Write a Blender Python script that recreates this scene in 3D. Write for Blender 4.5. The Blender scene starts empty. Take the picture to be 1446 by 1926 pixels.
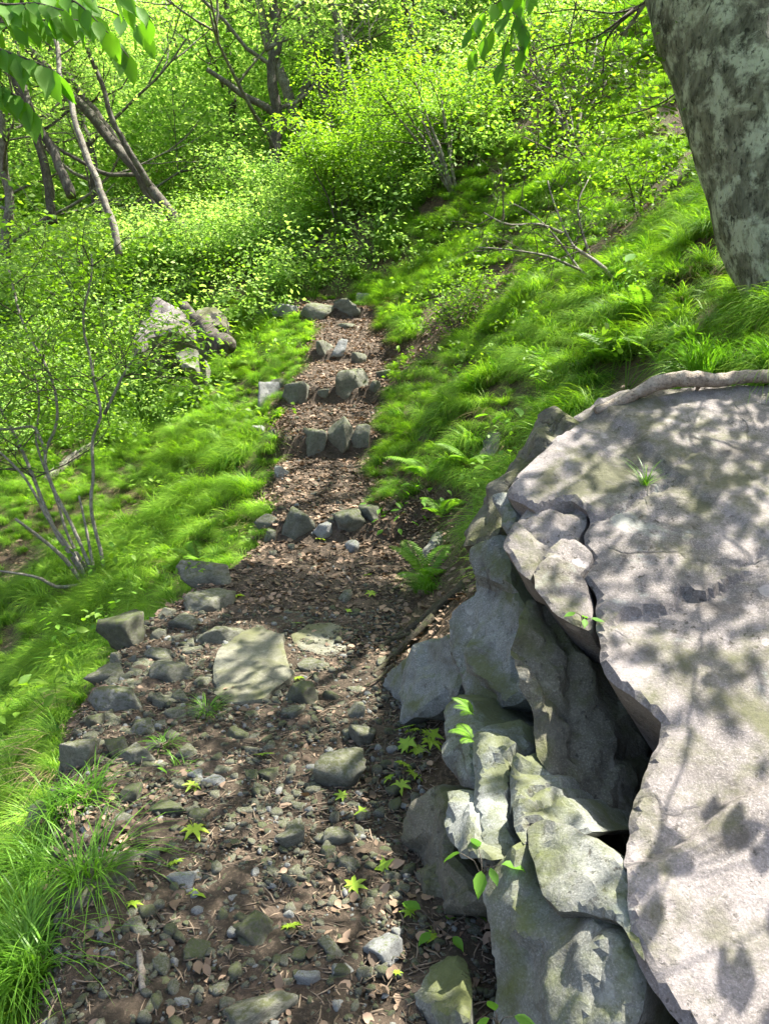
import bpy, math, random
import numpy as np
from mathutils import Vector, Matrix
from mathutils.geometry import delaunay_2d_cdt

scene = bpy.context.scene
R = math.radians
# ------------------------------------------------------------------ camera
PITCH, FPX, CX, CY, CAMZ = 12.0, 1447.0, 723.0, 963.0, 1.6
cam_d = bpy.data.cameras.new('camera')
cam = bpy.data.objects.new('camera', cam_d)
scene.collection.objects.link(cam)
cam.location = (0, 0, CAMZ)
cam.rotation_euler = (R(90 - PITCH), 0, 0)
cam_d.sensor_fit = 'VERTICAL'
cam_d.sensor_height = 36.0
cam_d.lens = FPX / 1926.0 * 36.0
cam_d.clip_start = 0.05
cam_d.clip_end = 1000
scene.camera = cam
# ------------------------------------------------------------------ light
SUN_EL, SUN_AZ = 61.0, 68.0          # azimuth measured from +Y towards +X
SUN = Vector((math.sin(R(SUN_AZ)) * math.cos(R(SUN_EL)), math.cos(R(SUN_AZ)) * math.cos(R(SUN_EL)), math.sin(R(SUN_EL))))
world = bpy.data.worlds.new('World')
scene.world = world
world.use_nodes = True
wn = world.node_tree
sky = wn.nodes.new('ShaderNodeTexSky')
sky.sky_type = 'NISHITA'
sky.sun_disc = False
sky.sun_elevation = R(SUN_EL)
sky.sun_rotation = R(SUN_AZ)
sky.air_density = 1.0
sky.dust_density = 4.0
wn.links.new(sky.outputs[0], wn.nodes['Background'].inputs[0])
wn.nodes['Background'].inputs[1].default_value = 0.12
sun_d = bpy.data.lights.new('sun', 'SUN')
sun_d.energy = 5.0
sun_d.angle = R(0.45)
sun_d.color = (1.0, 0.95, 0.86)
sun_o = bpy.data.objects.new('sun', sun_d)
scene.collection.objects.link(sun_o)
sun_o.rotation_euler = SUN.to_track_quat('Z', 'Y').to_euler()
scene.view_settings.view_transform = 'Standard'
scene.view_settings.look = 'None'
scene.view_settings.gamma = 1.0
scene.view_settings.exposure = 2.2
scene.cycles.max_bounces = 7
scene.cycles.diffuse_bounces = 3
scene.cycles.glossy_bounces = 2
scene.cycles.transmission_bounces = 4
scene.cycles.transparent_max_bounces = 4
scene.cycles.use_denoising = True
scene.cycles.sample_clamp_indirect = 6.0

# ------------------------------------------------------------------ numpy noise
def _hash(i, seed):
    n = (i[..., 0] * 374761393 + i[..., 1] * 668265263 + i[..., 2] * 2147483647 + seed * 974711) & 0xffffffff
    n = ((n ^ (n >> 13)) * 1274126177) & 0xffffffff
    n = n ^ (n >> 16)
    n = (n * 2246822519) & 0xffffffff
    n = n ^ (n >> 15)
    return n.astype(np.float64) / 4294967295.0 * 2 - 1
def vnoise(p, seed=0):
    p = np.asarray(p, float)
    i = np.floor(p).astype(np.int64)
    f = p - i
    f = f * f * f * (f * (f * 6 - 15) + 10)
    r = 0
    for dx in (0, 1):
        for dy in (0, 1):
            for dz in (0, 1):
                w = (f[..., 0] if dx else 1 - f[..., 0]) * (f[..., 1] if dy else 1 - f[..., 1]) * (f[..., 2] if dz else 1 - f[..., 2])
                r = r + w * _hash(i + np.array([dx, dy, dz]), seed)
    return r
def fbm(p, octv=4, seed=0, gain=0.5):
    p = np.asarray(p, float)
    a, r = 1.0, 0
    for o in range(octv):
        r = r + a * vnoise(p * 2 ** o + 17.3 * o, seed + o)
        a *= gain
    return r
def fbm2(x, y, octv=3, seed=0):
    return fbm(np.stack([x, y, np.zeros_like(x) + seed * 3.7], -1), octv, seed)

# ------------------------------------------------------------------ pixels -> rays
cp, sp_ = math.cos(R(PITCH)), math.sin(R(PITCH))
def ray(px, py):
    u = (np.asarray(px, float) - CX) / FPX
    v = (CY - np.asarray(py, float)) / FPX
    return np.stack([u, cp + v * sp_, -sp_ + v * cp], -1)
def P(px, py, t):
    return np.array([0, 0, CAMZ]) + ray(px, py) * np.asarray(t)[..., None] if np.ndim(t) else np.array([0, 0, CAMZ]) + ray(px, py) * t
def project(p):
    p = np.asarray(p, float) - np.array([0, 0, CAMZ])
    d = p[..., 1] * cp - p[..., 2] * sp_
    v = p[..., 1] * sp_ + p[..., 2] * cp
    return CX + FPX * p[..., 0] / d, CY - FPX * v / d, d

# ------------------------------------------------------------------ terrain
ZY = np.array([-8, 3.7, 5.66, 5.74, 7.66, 7.74, 9.06, 9.14, 10.26, 10.34, 11.76, 11.84, 12.6, 14, 20, 30, 45, 90.])
ZZ = np.array([0, 0.0, .15, .29, .50, .73, .95, 1.13, 1.42, 1.56, 2.03, 2.17, 2.26, 2.6, 4.6, 9.0, 17.0, 44.])
def zpath(y):
    return np.interp(y, ZY, ZZ)
rows = [(1926, 100, 905), (1800, 130, 905), (1700, 130, 880), (1600, 140, 760), (1480, 120, 770), (1400, 140, 800), (1300, 185, 730),
        (1200, 240, 730), (1150, 310, 745), (1100, 390, 770), (1050, 470, 770), (1000, 505, 745), (950, 528, 690), (890, 525, 690), (850, 530, 700),
        (790, 545, 705), (740, 545, 720), (690, 572, 735), (650, 588, 712), (615, 594, 702), (590, 585, 698), (575, 560, 690)]
_e = []
for py, l, r in rows:
    d = ray(CX, py)
    ts = np.arange(.8, 20, .01)
    hit = np.argmax(CAMZ + d[2] * ts < zpath(d[1] * ts))
    t = ts[hit]
    _e.append((d[1] * t, (l - CX) / FPX * t, (r - CX) / FPX * t))
_e.sort()
EY = np.array([-8, 0.0] + [a[0] for a in _e] + [13.2, 15, 90.])
EL = np.array([-1.0, -1.0] + [a[1] for a in _e] + [-1.9, -3.5, -6.])
ER = np.array([0.3, .3] + [a[2] for a in _e] + [-.9, -2.2, -4.])
def edges(y):
    return np.interp(y, EY, EL), np.interp(y, EY, ER)
def terrain(x, y, fine=True):
    x = np.asarray(x, float); y = np.asarray(y, float)
    xl, xr = edges(y)
    z = zpath(y)
    zs = np.interp(y, [-8, 3.7, 5.7, 7.7, 9.1, 10.3, 11.8, 12.6, 14, 20, 30, 45, 90.], [0, 0, .22, .62, 1.04, 1.49, 2.10, 2.26, 2.6, 4.6, 9., 17., 44.])
    away = np.clip((np.maximum(x - xr, 0) + np.maximum(xl - x, 0)) / .35, 0, 1)
    z = z * (1 - away) + zs * away
    sr = np.interp(y, [-5, 2.4, 3.3, 4.5, 7, 12, 25], [.35, .45, .92, .95, .80, .74, .62])
    s = np.maximum(x - xr, 0)
    zr = sr * s - .10 * (1 - np.exp(-s / .35))
    zr = np.where(s > 9, zr - (s - 9) * sr * .35, zr)
    q = np.maximum(xl - x, 0)
    zl = -2.0 * (1 - np.exp(-q * .36)) - .12 * (1 - np.exp(-q / .15)) * np.interp(y, [0, 2, 5, 6], [.3, 1, 1, .2])
    # ravine side climbs again on the far left
    zl = zl + np.maximum(q - 9, 0) * .5
    off = np.clip((s + q) / .6, 0, 1)
    z = z + zr + zl + off * (.09 * fbm2(x * 1.1, y * 1.1, 3, 5)) + .012 * fbm2(x * 5, y * 5, 2, 9)
    far = np.clip((y - 13) / 8, 0, 1)
    z = z + far * .9 * fbm2(x * .16, y * .16, 3, 11)
    return z
def hit(px, py, tmax=70.):
    d = ray(px, py)
    ts = np.concatenate([np.arange(.6, 14, .015), np.arange(14, tmax, .08)])
    pts = np.array([0, 0, CAMZ]) + ts[:, None] * d
    below = pts[:, 2] < terrain(pts[:, 0], pts[:, 1])
    if not below.any():
        k = len(ts) - 1
    else:
        k = int(np.argmax(below))
    return pts[k], ts[k]
def gz(x, y):
    return float(terrain(np.array([x]), np.array([y]))[0])

# ------------------------------------------------------------------ object helpers
COL = scene.collection
def tag(o, label=None, cat=None, group=None, kind=None):
    if label: o['label'] = label
    if cat: o['category'] = cat
    if group: o['group'] = group
    if kind: o['kind'] = kind
    return o
def mesh_np(name, verts, faces, mat=None, smooth=True, attrs=None):
    """faces: an (N,k) int array, or a list of such arrays"""
    me = bpy.data.meshes.new(name)
    verts = np.asarray(verts, np.float32)
    if not isinstance(faces, list):
        faces = [faces]
    faces = [np.asarray(f, np.int32) for f in faces if len(f)]
    nl = sum(f.size for f in faces)
    nf = sum(len(f) for f in faces)
    me.vertices.add(len(verts)); me.vertices.foreach_set('co', verts.ravel())
    me.loops.add(nl); me.loops.foreach_set('vertex_index', np.concatenate([f.ravel() for f in faces]) if faces else np.zeros(0, np.int32))
    me.polygons.add(nf)
    sizes = np.concatenate([np.full(len(f), f.shape[1]) for f in faces]) if faces else np.zeros(0, int)
    starts = np.concatenate([[0], np.cumsum(sizes)[:-1]]).astype(np.int32) if nf else np.zeros(0, np.int32)
    me.polygons.foreach_set('loop_start', starts)
    me.polygons.foreach_set('use_smooth', np.full(nf, bool(smooth)))
    for k, v in (attrs or {}).items():
        a = me.attributes.new(k, 'FLOAT', 'POINT')
        a.data.foreach_set('value', np.asarray(v, np.float32))
    me.update(calc_edges=True)
    me.validate()
    if mat: me.materials.append(mat)
    return me
def link(name, data, parent=None, loc=None, rot=None, scale=None):
    o = bpy.data.objects.new(name, data)
    COL.objects.link(o)
    if parent: o.parent = parent
    if loc is not None: o.location = [float(c) for c in loc]
    if rot is not None: o.rotation_euler = rot
    if scale is not None: o.scale = scale if np.ndim(scale) else (scale,) * 3
    return o
class MB:
    def __init__(s): s.v = []; s.f = {}; s.n = 0; s.a = []
    def add(s, v, f, tone=0.5):
        v = np.asarray(v, float); f = np.asarray(f, int)
        s.v.append(v); s.f.setdefault(f.shape[1], []).append(f + s.n); s.n += len(v)
        s.a.append(np.broadcast_to(np.asarray(tone, float), (len(v),)))
    def mesh(s, name, mat, smooth=True):
        if not s.v: return bpy.data.meshes.new(name)
        return mesh_np(name, np.concatenate(s.v), [np.concatenate(x) for x in s.f.values()], mat, smooth, {'tone': np.concatenate(s.a)})
def tube(mb, pts, rad, sides=8, cap=True, rough=0.0, seed=0, tone=.5):
    pts = np.asarray(pts, float); n = len(pts)
    rad = np.broadcast_to(np.asarray(rad, float), (n,))
    tan = np.gradient(pts, axis=0)
    tan /= np.linalg.norm(tan, axis=1)[:, None] + 1e-9
    up = np.array([0, 0, 1.]) if abs(tan[0][2]) < .9 else np.array([1., 0, 0])
    a = np.cross(tan[0], up); a /= np.linalg.norm(a)
    ang = np.arange(sides) / sides * 2 * math.pi
    vs = []
    for i in range(n):
        a = a - tan[i] * a.dot(tan[i]); a /= np.linalg.norm(a) + 1e-9
        b = np.cross(tan[i], a)
        ring = pts[i] + rad[i] * (np.cos(ang)[:, None] * a + np.sin(ang)[:, None] * b)
        vs.append(ring)
    v = np.concatenate(vs)
    if rough:
        ctr = np.repeat(pts, sides, 0)
        rr = np.repeat(rad, sides)
        dirn = (v - ctr) / (rr[:, None] + 1e-9)
        v = v + dirn * (rr * rough * fbm(v / (rr.mean() * 1.3), 4, seed))[:, None]
    i = np.arange(n - 1)[:, None] * sides; j = np.arange(sides)[None]
    f = np.stack([i + j, i + (j + 1) % sides, i + sides + (j + 1) % sides, i + sides + j], -1).reshape(-1, 4)
    if cap:
        v = np.concatenate([v, pts[:1], pts[-1:]])
        c0 = n * sides
        t0 = np.stack([np.full(sides, c0), (np.arange(sides) + 1) % sides, np.arange(sides)], -1)
        b0 = (n - 1) * sides
        t1 = np.stack([np.full(sides, c0 + 1), b0 + np.arange(sides), b0 + (np.arange(sides) + 1) % sides], -1)
        mb.add(v, f, tone)
        mb.f.setdefault(3, []).append(np.concatenate([t0, t1]) + mb.n - len(v))
    else:
        mb.add(v, f, tone)
def smooth_poly(pts, n, wob=0.0, rng=None):
    pts = np.asarray(pts, float)
    d = np.concatenate([[0], np.cumsum(np.linalg.norm(np.diff(pts, axis=0), axis=1))])
    s = np.linspace(0, d[-1], n)
    k = pts.shape[1]
    # Catmull-Rom like: interpolate then smooth
    q = np.stack([np.interp(s, d, pts[:, c]) for c in range(k)], 1)
    for _ in range(max(1, n // (2 * len(pts)))):
        q[1:-1] = .25 * q[:-2] + .5 * q[1:-1] + .25 * q[2:]
    if wob and rng is not None:
        w = fbm(np.stack([s * 2.2, np.zeros(n), np.full(n, rng.random() * 50)], 1), 3, 1)
        w2 = fbm(np.stack([s * 2.2, np.zeros(n) + 9, np.full(n, rng.random() * 50)], 1), 3, 2)
        e = np.clip(np.arange(n) / 3, 0, 1)
        q[:, 0] += w * wob * e; q[:, 1] += w2 * wob * e
    return q

# ------------------------------------------------------------------ materials
def new_mat(name):
    m = bpy.data.materials.new(name); m.use_nodes = True
    nt = m.node_tree
    bs = nt.nodes['Principled BSDF']
    bs.inputs['Specular IOR Level'].default_value = .25
    bs.inputs['Roughness'].default_value = .85
    return m, nt, bs
def N(nt, t, **kw):
    n = nt.nodes.new('ShaderNode' + t)
    for k, v in kw.items():
        if k in n.inputs: n.inputs[k].default_value = v
        else: setattr(n, k, v)
    return n
def mixc(nt, fac, a, b, mode='MIX'):
    n = nt.nodes.new('ShaderNodeMix'); n.data_type = 'RGBA'; n.blend_type = mode
    for s, v in ((0, fac), (6, a), (7, b)):
        if hasattr(v, 'links') or hasattr(v, 'node'): nt.links.new(v, n.inputs[s])
        else: n.inputs[s].default_value = v if s == 0 else (*v, 1)
    return n.outputs[2]
def ramp(nt, src, stops):
    n = nt.nodes.new('ShaderNodeValToRGB')
    e = n.color_ramp.elements
    while len(e) < len(stops): e.new(.5)
    for k, (p, c) in enumerate(stops):
        e[k].position = p
        e[k].color = (*c, 1) if np.ndim(c) else (c, c, c, 1)
    nt.links.new(src, n.inputs[0])
    return n.outputs[0]
def noise(nt, co, scale, detail=4, rough=.55, dist=0.):
    n = N(nt, 'TexNoise', Scale=scale, Detail=detail, Roughness=rough, Distortion=dist)
    nt.links.new(co, n.inputs['Vector'])
    return n.outputs['Fac']
def mathn(nt, op, a, b=None, clamp=False):
    n = nt.nodes.new('ShaderNodeMath'); n.operation = op; n.use_clamp = clamp
    for s, v in ((0, a), (1, b)):
        if v is None: continue
        if hasattr(v, 'node'): nt.links.new(v, n.inputs[s])
        else: n.inputs[s].default_value = v
    return n.outputs[0]
def rock_mat(name, c1, c2, moss=.4, mossc=(.07, .085, .022), speck=.5, dark=(.06, .055, .045), lichen=0.0, bump=.6, scale=1.0, per_obj=True):
    m, nt, bs = new_mat(name)
    tc = N(nt, 'TexCoord').outputs['Object']
    geo = N(nt, 'NewGeometry')
    if per_obj:
        oi = N(nt, 'ObjectInfo')
        vm = nt.nodes.new('ShaderNodeVectorMath'); vm.operation = 'ADD'
        sc = nt.nodes.new('ShaderNodeVectorMath'); sc.operation = 'SCALE'
        cmb = N(nt, 'CombineXYZ')
        nt.links.new(oi.outputs['Random'], cmb.inputs[0]); nt.links.new(oi.outputs['Random'], cmb.inputs[1])
        nt.links.new(cmb.outputs[0], sc.inputs[0]); sc.inputs['Scale'].default_value = 37.
        nt.links.new(tc, vm.inputs[0]); nt.links.new(sc.outputs[0], vm.inputs[1])
        tc = vm.outputs[0]
    col = ramp(nt, noise(nt, tc, 2.6 * scale, 8, .62, .3), [(.3, c1), (.7, c2)])
    # mineral speckle
    sk = noise(nt, tc, 190 * scale, 3, .7)
    col = mixc(nt, ramp(nt, sk, [(.50, 0.), (.68, speck)]), col, tuple(min(1, c * 1.75 + .05) for c in c2))
    col = mixc(nt, ramp(nt, noise(nt, tc, 120 * scale, 4, .7), [(.35, speck), (.48, 0.)]), col, dark)
    # hairline joints
    wn_ = N(nt, 'TexNoise', Scale=3.0 * scale, Detail=5, Roughness=.6); nt.links.new(tc, wn_.inputs['Vector'])
    wv_ = mixc(nt, .16, tc, wn_.outputs['Color'])
    vo = N(nt, 'TexVoronoi', Scale=3.2 * scale, feature='DISTANCE_TO_EDGE'); nt.links.new(wv_, vo.inputs['Vector'])
    joint = mathn(nt, 'MULTIPLY', ramp(nt, vo.outputs['Distance'], [(0., 1.), (.022, 0.)]), ramp(nt, noise(nt, tc, 2.2 * scale, 3), [(.54, 0.), (.62, 1.)]))
    col = mixc(nt, mathn(nt, 'MULTIPLY', joint, .6), col, tuple(c_ * .5 for c_ in dark))
    # lichen crusts and pits
    vl = N(nt, 'TexVoronoi', Scale=17 * scale); nt.links.new(wv_, vl.inputs['Vector'])
    crust = mathn(nt, 'MULTIPLY', ramp(nt, vl.outputs['Distance'], [(.26, 1.), (.34, 0.)]), ramp(nt, noise(nt, tc, 3.1 * scale, 4, .6), [(.54, 0.), (.62, .75)]))
    col = mixc(nt, crust, col, tuple(min(1, c_ * 1.25 + .03) for c_ in c2))
    pit = mathn(nt, 'MULTIPLY', ramp(nt, noise(nt, tc, 42 * scale, 5, .65), [(.34, 1.), (.41, 0.)]), ramp(nt, noise(nt, tc, 4 * scale, 3), [(.42, .0), (.55, .9)]))
    col = mixc(nt, pit, col, dark)
    # weather stains
    col = mixc(nt, ramp(nt, noise(nt, tc, 7 * scale, 7, .68), [(.50, 0.), (.70, .8)]), col, dark)
    if lichen:
        lm = ramp(nt, noise(nt, tc, 4.2 * scale, 6, .7, .4), [(.60, 0.), (.66, lichen)])
        col = mixc(nt, lm, col, (.36, .42, .36))
    if moss:
        sepn = N(nt, 'SeparateXYZ'); nt.links.new(geo.outputs['Normal'], sepn.inputs[0])
        nz = mathn(nt, 'MULTIPLY', mathn(nt, 'ADD', sepn.outputs[2], .7), .16)
        mm = mathn(nt, 'ADD', noise(nt, tc, 3.4 * scale, 8, .7, .2), nz)
        mf = ramp(nt, mm, [(.80 - .3 * moss, 0.), (.92 - .22 * moss, .85)])
        mc = mixc(nt, noise(nt, tc, 60, 4, .7), mossc, tuple(c * 2.0 for c in mossc))
        col = mixc(nt, mf, col, mc)
    nt.links.new(col, bs.inputs['Base Color'])
    b1 = N(nt, 'Bump', Strength=bump, Distance=.018)
    nt.links.new(mathn(nt, 'SUBTRACT', noise(nt, tc, 14 * scale, 9, .66, .2), mathn(nt, 'ADD', mathn(nt, 'MULTIPLY', joint, .5), mathn(nt, 'MULTIPLY', pit, .18))), b1.inputs['Height'])
    b2 = N(nt, 'Bump', Strength=bump * .8, Distance=.004)
    nt.links.new(noise(nt, tc, 95 * scale, 5, .7), b2.inputs['Height'])
    nt.links.new(b1.outputs[0], b2.inputs['Normal'])
    nt.links.new(b2.outputs[0], bs.inputs['Normal'])
    bs.inputs['Roughness'].default_value = .9
    return m
def leaf_mat(name, c_lo, c_hi, trans=.55, tmul=(1.5, 1.7, .7), rough=.55, per_inst=.25):
    m, nt, bs = new_mat(name)
    at = N(nt, 'Attribute', attribute_name='tone')
    oi = N(nt, 'ObjectInfo')
    f = mathn(nt, 'ADD', at.outputs['Fac'], mathn(nt, 'MULTIPLY', mathn(nt, 'SUBTRACT', oi.outputs['Random'], .5), per_inst), True)
    col = ramp(nt, f, [(0., c_lo), (1., c_hi)])
    nt.links.new(col, bs.inputs['Base Color'])
    bs.inputs['Roughness'].default_value = rough
    bs.inputs['Specular IOR Level'].default_value = .3
    tr = nt.nodes.new('ShaderNodeBsdfTranslucent')
    nt.links.new(mixc(nt, 1.0, col, tmul, 'MULTIPLY'), tr.inputs[0])
    mx = nt.nodes.new('ShaderNodeMixShader'); mx.inputs[0].default_value = trans
    nt.links.new(bs.outputs[0], mx.inputs[1]); nt.links.new(tr.outputs[0], mx.inputs[2])
    nt.links.new(mx.outputs[0], nt.nodes['Material Output'].inputs[0])
    return m
def bark_mat(name, c1, c2, lich=(.33, .38, .29), la=.5, scale=1., bump=.6, zs=.35):
    m, nt, bs = new_mat(name)
    tc = N(nt, 'TexCoord').outputs['Object']
    mp = N(nt, 'Mapping'); mp.inputs['Scale'].default_value = (1, 1, zs)
    nt.links.new(tc, mp.inputs[0]); v = mp.outputs[0]
    col = ramp(nt, noise(nt, v, 9 * scale, 8, .7, .5), [(.35, c1), (.65, c2)])
    col = mixc(nt, ramp(nt, noise(nt, tc, 5 * scale, 7, .65, .3), [(.47, 0.), (.58, la)]), col, lich)
    col = mixc(nt, ramp(nt, noise(nt, v, 30 * scale, 6, .75, .6), [(.36, .9), (.47, 0.)]), col, tuple(c * .35 for c in c1))
    nt.links.new(col, bs.inputs['Base Color'])
    b = N(nt, 'Bump', Strength=bump, Distance=.035)
    nt.links.new(noise(nt, v, 26 * scale, 8, .7, .5), b.inputs['Height'])
    nt.links.new(b.outputs[0], bs.inputs['Normal'])
    return m

M = {}
M['boulder'] = rock_mat('boulder_stone', (.09, .08, .072), (.215, .192, .182), moss=.26, mossc=(.045,.046,.022), speck=.38, dark=(.045,.04,.032), lichen=.22, bump=.6, per_obj=False)
M['blue'] = rock_mat('bluish_stone', (.10, .105, .09), (.20, .21, .195), moss=.46, mossc=(.05,.056,.02), speck=.5, lichen=.12, bump=.6, per_obj=False)
M['brown'] = rock_mat('brown_stone', (.075, .068, .048), (.155, .145, .11), moss=.45, mossc=(.04,.044,.014), speck=.4, bump=1., per_obj=False)
M['mossy'] = rock_mat('mossy_stone', (.095, .095, .078), (.185, .188, .165), moss=.5, speck=.45, lichen=.2, per_obj=False, mossc=(.048, .056, .014))
M['cobble'] = rock_mat('cobble_stone', (.085, .085, .062), (.19, .19, .15), moss=.40, mossc=(.045,.05,.018), speck=.4, scale=1.6)
M['pale'] = rock_mat('pale_cobble_stone', (.15, .155, .145), (.27, .275, .265), moss=.12, speck=.4, scale=1.6)
M['darkstone'] = rock_mat('dark_cobble_stone', (.05, .052, .036), (.115, .115, .085), moss=.5, mossc=(.04,.05,.014), speck=.25, scale=1.6)
M['step'] = rock_mat('step_stone', (.075, .077, .056), (.165, .168, .135), moss=.45, mossc=(.042,.05,.016), speck=.4, scale=1.4)
M['flat'] = rock_mat('flat_stone', (.095, .093, .065), (.17, .167, .125), moss=.36, mossc=(.05,.052,.022), speck=.4, bump=.35)

# ground: soil with leaf mould
m, nt, bs = new_mat('forest_soil')
tc = N(nt, 'TexCoord').outputs['Object']
c = ramp(nt, noise(nt, tc, 6, 8, .7, .4), [(.3, (.03, .022, .013)), (.55, (.068, .046, .027)), (.75, (.13, .092, .058))])
c = mixc(nt, ramp(nt, noise(nt, tc, 55, 6, .75), [(.5, 0.), (.66, .8)]), c, (.24, .17, .11))
c = mixc(nt, ramp(nt, noise(nt, tc, 1.6, 5, .6), [(.5, 0.), (.62, .5)]), c, (.06, .075, .02))
nt.links.new(c, bs.inputs['Base Color'])
b = N(nt, 'Bump', Strength=1., Distance=.03); nt.links.new(noise(nt, tc, 22, 9, .75), b.inputs['Height']); nt.links.new(b.outputs[0], bs.inputs['Normal'])
M['soil'] = m
m, nt, bs = new_mat('trail_soil')
tc = N(nt, 'TexCoord').outputs['Object']
c = ramp(nt, noise(nt, tc, 5, 9, .72, .4), [(.3, (.022, .017, .011)), (.5, (.05, .037, .024)), (.72, (.115, .083, .06))])
c = mixc(nt, ramp(nt, noise(nt, tc, 70, 6, .75), [(.50, 0.), (.66, .6)]), c, (.16, .118, .086))
c = mixc(nt, ramp(nt, noise(nt, tc, 38, 4, .7), [(.34, .8), (.45, 0.)]), c, (.03, .025, .016))
nt.links.new(c, bs.inputs['Base Color'])
b = N(nt, 'Bump', Strength=1., Distance=.02); nt.links.new(noise(nt, tc, 30, 9, .78), b.inputs['Height']); nt.links.new(b.outputs[0], bs.inputs['Normal'])
M['trail'] = m

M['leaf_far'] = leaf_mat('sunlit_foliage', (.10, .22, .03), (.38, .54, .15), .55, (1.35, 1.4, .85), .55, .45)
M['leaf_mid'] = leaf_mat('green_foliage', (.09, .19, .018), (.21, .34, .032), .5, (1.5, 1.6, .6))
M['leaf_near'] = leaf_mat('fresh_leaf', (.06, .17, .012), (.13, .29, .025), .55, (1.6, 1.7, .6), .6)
M['leaf_maple'] = leaf_mat('maple_leaf_green', (.15, .27, .02), (.30, .42, .04), .35, (1.3, 1.4, .6), .5)
M['grass'] = leaf_mat('sedge_grass', (.04, .145, .007), (.28, .45, .042), .45, (1.4, 1.5, .5), .5, .45)
M['grass_tall'] = leaf_mat('tall_grass', (.06, .17, .012), (.15, .31, .03), .45, (1.4, 1.5, .5), .4)
M['straw'] = leaf_mat('dry_straw', (.13, .09, .04), (.40, .31, .16), .3, (1.2, 1.1, .8), .6, .3)
M['fern'] = leaf_mat('fern_green', (.10, .23, .02), (.18, .33, .035), .5, (1.4, 1.5, .6), .5)
M['litter'] = leaf_mat('dead_leaf', (.035, .024, .013), (.26, .18, .12), .12, (1.2, 1., .7), .7, .0)
M['chips'] = leaf_mat('twig_chip', (.035, .026, .015), (.19, .145, .10), .0, (1, 1, 1), .8, .0)
M['bark_big'] = bark_mat('lichen_bark', (.05, .052, .036), (.26, .265, .195), (.50, .54, .41), .9, 1.3, 1., .5)
M['bark'] = bark_mat('dark_bark', (.035, .03, .024), (.085, .073, .057), (.2, .2, .16), .3, 1.5)
M['bark_mid'] = bark_mat('grey_bark', (.08, .07, .055), (.17, .15, .12), (.28, .28, .22), .5, 2)
M['stem'] = bark_mat('pale_stem_bark', (.13, .115, .09), (.27, .24, .20), (.36, .35, .29), .5, 4)
M['twig'] = bark_mat('thin_twig_bark', (.06, .05, .036), (.13, .11, .085), (.2, .18, .14), .3, 6)
M['deadwood'] = bark_mat('weathered_branch', (.20, .165, .125), (.36, .30, .24), (.42, .38, .32), .5, 4, .7, 1.)
M['root'] = bark_mat('dark_root', (.045, .04, .025), (.10, .085, .06), (.10, .12, .04), .4, 5, .8, 1.)

# ------------------------------------------------------------------ the setting: ground and trail
def spaced(segs):
    out = [segs[0][0]]
    for a, b, st in segs:
        n = max(1, int(round((b - a) / st)))
        out += list(a + (b - a) * (np.arange(n) + 1) / n)
    return np.array(out)
def grid_faces(nx, ny):
    i, j = np.meshgrid(np.arange(nx - 1), np.arange(ny - 1), indexing='ij')
    a = (i * ny + j).ravel()
    return np.stack([a, a + ny, a + ny + 1, a + 1], -1)
gx = spaced([(-70, -25, 2.5), (-25, -8, .6), (-8, -3.5, .12), (-3.5, 3.5, .06), (3.5, 8, .12), (8, 25, .6), (25, 60, 2.5)])
gy = spaced([(-8, .6, .3), (.6, 5.5, .06), (5.5, 12.2, .04), (12.2, 20, .2), (20, 40, .7), (40, 90, 2.)])
X, Y = np.meshgrid(gx, gy, indexing='ij')
Z = terrain(X, Y)
ground = link('ground', mesh_np('ground', np.stack([X, Y, Z], -1).reshape(-1, 3), grid_faces(len(gx), len(gy)), M['soil']))
tag(ground, 'brown forest slope of leaf mould on both sides of the trail', 'ground', kind='structure')
ty = np.arange(.6, 12.9, .03); tu = np.linspace(0, 1, 56)
TL, TR = edges(ty)
rag = .06 * fbm2(ty * 3, ty * 0, 3, 21); rag2 = .06 * fbm2(ty * 3, ty * 0 + 7, 3, 22)
TL = TL + rag - .04; TR = TR + rag2 + .06
TX = TL[None] + (TR - TL)[None] * tu[:, None]
TY = np.broadcast_to(ty[None], TX.shape)
edge_d = np.minimum(tu, 1 - tu)[:, None] * (TR - TL)[None]
TZ = terrain(TX, TY) + .012 - .05 * np.exp(-edge_d / .03) + .012 * fbm2(TX * 9, TY * 9, 4, 31) + .006 * fbm2(TX * 40, TY * 40, 2, 33)
trail = link('trail', mesh_np('trail', np.stack([TX, TY, TZ], -1).reshape(-1, 3), grid_faces(len(tu), len(ty)), M['trail']))
tag(trail, 'narrow brown trail of soil, gravel and dead leaves climbing between stone steps', 'path', kind='structure')

# ------------------------------------------------------------------ rocks
def ico(sub):
    import bmesh
    bm = bmesh.new(); bmesh.ops.create_icosphere(bm, subdivisions=sub, radius=1)
    v = np.array([x.co[:] for x in bm.verts]); f = np.array([[q.index for q in p.verts] for p in bm.faces])
    bm.free()
    return v, f
ICO = {k: ico(k) for k in (2, 3, 4, 5)}
def stone_mesh(seed, mat, sub=3, flat=.6, planes=13, soft=44., rough=.05):
    rng = np.random.default_rng(seed)
    v, f = ICO[sub]
    n = rng.normal(size=(planes, 3)); n /= np.linalg.norm(n, axis=1)[:, None]
    d = rng.uniform(.62, .95, planes)
    n = np.concatenate([n, [[0, 0, 1.], [.05, .1, -1]]]); d = np.concatenate([d, [rng.uniform(.6, .8), .75]])
    q = np.maximum(v @ n.T, .02) / d                    # 1 / distance along the ray to each plane
    r = 1.0 / (np.sum(q ** soft, 1) ** (1 / soft))
    p = v * r[:, None]
    p = p / np.abs(p).max(0)
    p = p + v * (rough * fbm(p * 2.2 + seed, 5, seed))[:, None]
    p[:, 2] *= flat
    return mesh_np('stone', p, f, mat, True)
STONES = []
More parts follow.
